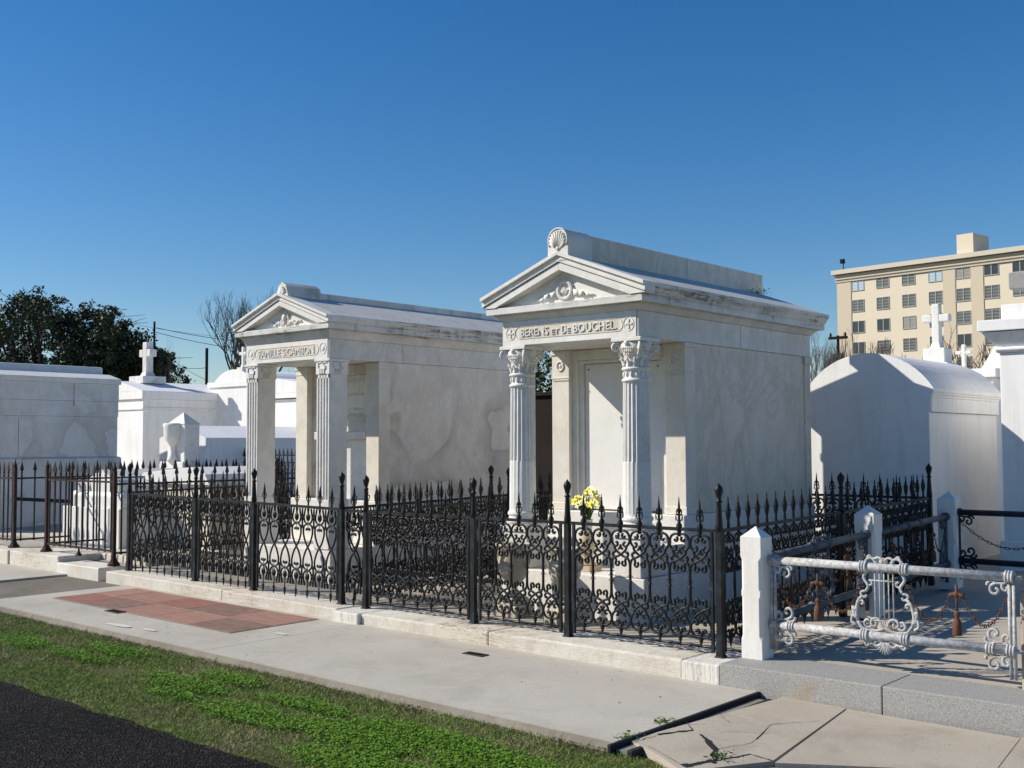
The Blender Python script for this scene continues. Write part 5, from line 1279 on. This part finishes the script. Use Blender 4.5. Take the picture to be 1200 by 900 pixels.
def leafy_tree(px, py_top, Y, half_w, label, nleaf=9000, seed=1, base_px=450, group='evergreen oaks beyond the tombs', ls=.10, cz=.62):
    random.seed(seed); r = np.random.default_rng(seed)
    base = onY(px, 500, Y); top = onY(px, py_top, Y).z; t = empty('oak_tree', (base.x, Y, -.3), label, 'tree', group)
    H = top+.3; b = MB(); b.tube([(0,0,0),(.1,0,H*.15),(-.05,.1,H*.3)], .38, 9, 3, taper=.30); b.obj('trunk', M['bark'], t)
    limbs = MB(); centers = []
    for i in range(30):
        a = random.uniform(0, 2*PI); rr = half_w*math.sqrt(random.uniform(.02,1)); z = H*(.42+.50*random.random()*math.sqrt(max(.05,1-(rr/half_w)**2*.75)))
        c = Vector((rr*math.cos(a), rr*math.sin(a), z)); centers.append((c, half_w*random.uniform(.16,.32)))
        limbs.tube([(0,0,H*.27),(c.x*.35,c.y*.35,H*.27+(c.z-H*.27)*.5),tuple(c)], .11, 5, 4, taper=.025)
        for q in range(3):
            e = c+Vector((random.gauss(0,1),random.gauss(0,1),random.gauss(0,.7)+.3))*half_w*.2; limbs.tube([tuple(c*.8+Vector((0,0,c.z*.0))), tuple(c), tuple(e)], .035, 4, 2, taper=.01)
    centers.append((Vector((0,0,H*.78)), half_w*.30)); centers.append((Vector((half_w*.2,0,H*.9)), half_w*.2))
    limbs.obj('limbs', M['bark'], t)
    V = []; k = nleaf//len(centers)
    for c, R_ in centers:
        n = int(k*(R_/(half_w*.24))**2)
        # twig-end sub-clumps give an uneven outline
        sub = r.normal(0, 1, (26, 3)); sub /= np.linalg.norm(sub, axis=1)[:,None]; sub *= R_*r.uniform(.5, 1.15, (26,1)); sub[:,2] *= .75
        idx = r.integers(0, 26, n); P = np.array(c)+sub[idx]+r.normal(0, R_*.13, (n, 3))
        u = r.normal(0,1,(n,3)); u /= np.linalg.norm(u,axis=1)[:,None]; v = r.normal(0,1,(n,3)); v -= u*(u*v).sum(1)[:,None]; v /= np.linalg.norm(v,axis=1)[:,None]
        s = ls*r.uniform(.5,1.3,(n,1)); V.append(np.stack([P-u*s, P-v*s*.55, P+u*s, P+v*s*.55], 1).reshape(-1,3))
    V = np.concatenate(V); V = V.reshape(-1,4,3); V = V[(V[:,:,2].max(1) < H+.3+.5*np.sin(V[:,0,0]*2.3)+.3*np.sin(V[:,0,0]*5.1+V[:,0,1]*3))].reshape(-1,3)
    me = bpy.data.meshes.new('crown'); me.vertices.add(len(V)); me.vertices.foreach_set('co', V.ravel().astype(np.float32)); nf = len(V)//4
    me.loops.add(nf*4); me.loops.foreach_set('vertex_index', np.arange(nf*4, dtype=np.int32)); me.polygons.add(nf); me.polygons.foreach_set('loop_start', np.arange(nf, dtype=np.int32)*4); me.update(calc_edges=True)
    me.materials.append(M['oak']); o = bpy.data.objects.new('crown', me); COL.objects.link(o); o.parent = t
leafy_tree(50, 343, 28, 4.6, 'dark evergreen oak above the big grey tomb, second from the left', 26000, 11)
leafy_tree(-22, 352, 29, 3.6, 'dark evergreen oak cut by the left edge', 14000, 12)
leafy_tree(118, 352, 30, 3.5, 'dark evergreen oak behind the grey white stone cross', 26000, 13)
leafy_tree(90, 400, 34, 3.8, 'low dark evergreen oak filling between the two taller oaks', 14000, 14)
leafy_tree(160, 388, 31, 1.7, 'small dark evergreen oak at the right end of the oak group', 9000, 15)
leafy_tree(637, 395, 34, 2.4, 'evergreen oak seen through the gap beside the left column of the right tomb', 5000, 16)
bare_tree(200, 384, 26, 40, 'small bare tree between the oaks and the black pole', M['bark_pale'], 6, .05, seed=21)
bare_tree(292, 328, 26, 96, 'tall bare tree behind the left temple tomb pediment', M['bark_mid'], 7, .26, seed=22)
bare_tree(330, 395, 27, 60, 'bare tree seen under the left temple tomb entablature', M['bark_pale'], 5, .12, seed=23)
bare_tree(974, 378, 42, 64, 'bare tree just right of the right temple tomb', M['bark_pale'], 7, .20, seed=24)
bare_tree(1002, 385, 60, 80, 'bare tree in front of the left end of the cream building', M['bark_tan'], 5, .26, seed=25)
bare_tree(1050, 396, 62, 80, 'low bare tree in front of the cream building left of the tall cross', M['bark_tan'], 5, .26, seed=26)
bare_tree(1140, 378, 40, 120, 'reddish bare tree in front of the cream building beside the small cross', M['bark_tan'], 5, .20, seed=27)
# ------------------------------------------------------------------ poles and wires
def pole(px, py_top, Y, r, label, arm=None):
    p = onY(px, 500, Y); z = onY(px, py_top, Y).z; e = empty('utility_pole', (p.x, Y, -.3), label, 'pole', 'utility poles behind the cemetery')
    MB().tube([(0,0,0),(0,0,z+.3)], r, 8).obj('shaft', M['wood'], e)
    for (dz, L) in (arm or []):
        MB().box(-L/2, L/2, -.08, .08, z+.3-dz-.07, z+.3-dz+.07).obj('crossarm', M['wood'], e)
        MB().lathe([(.05,0),(.07,.1),(.03,.2)], (-L/2+.1,0,z+.3-dz+.07), 6).lathe([(.05,0),(.07,.1),(.03,.2)], (L/2-.1,0,z+.3-dz+.07), 6).obj('insulator', M['wood'], e)
    return Vector((p.x, Y, z))
pA = pole(179.5, 377, 34, .06, 'dark utility pole at the right end of the oak trees')
pB = pole(241.5, 408, 30, .07, 'short black pole between the oaks and the bare tree')
pC = pole(984, 393, 55, .075, 'brown utility pole with a crossarm in front of the cream building', [(.12,1.0),(1.2,.6)])
def wire(p0, p1, sag, r=.018):
    pts = []
    for i in range(21):
        t = i/20; q = Vector(p0).lerp(Vector(p1), t); q.z -= 4*sag*t*(1-t); pts.append(q)
    return pts
we = MB()
e1_ = onY(345, 402, 44); e0 = onY(183, 384, 34)
we.tube(wire(e0, e1_, .25), .016, 4); we.tube(wire(e0+Vector((0,0,-.25)), e1_+Vector((0,0,-.5)), .3), .016, 4)
we.tube(wire(onY(120,372,33), onY(330,398,42), .3), .010, 4)
tag(we.obj('power_line', M['wood']), 'thin power lines strung right from the pole beside the oaks', 'power line')
we = MB(); we.tube(wire(onY(196,428,34), onY(241,431,30), .1), .012, 4); we.tube(wire(onY(205,424,34), onY(241,445,30), .05), .012, 4)
tag(we.obj('power_line', M['wood']), 'thin slack wires reaching the short black pole', 'power line')
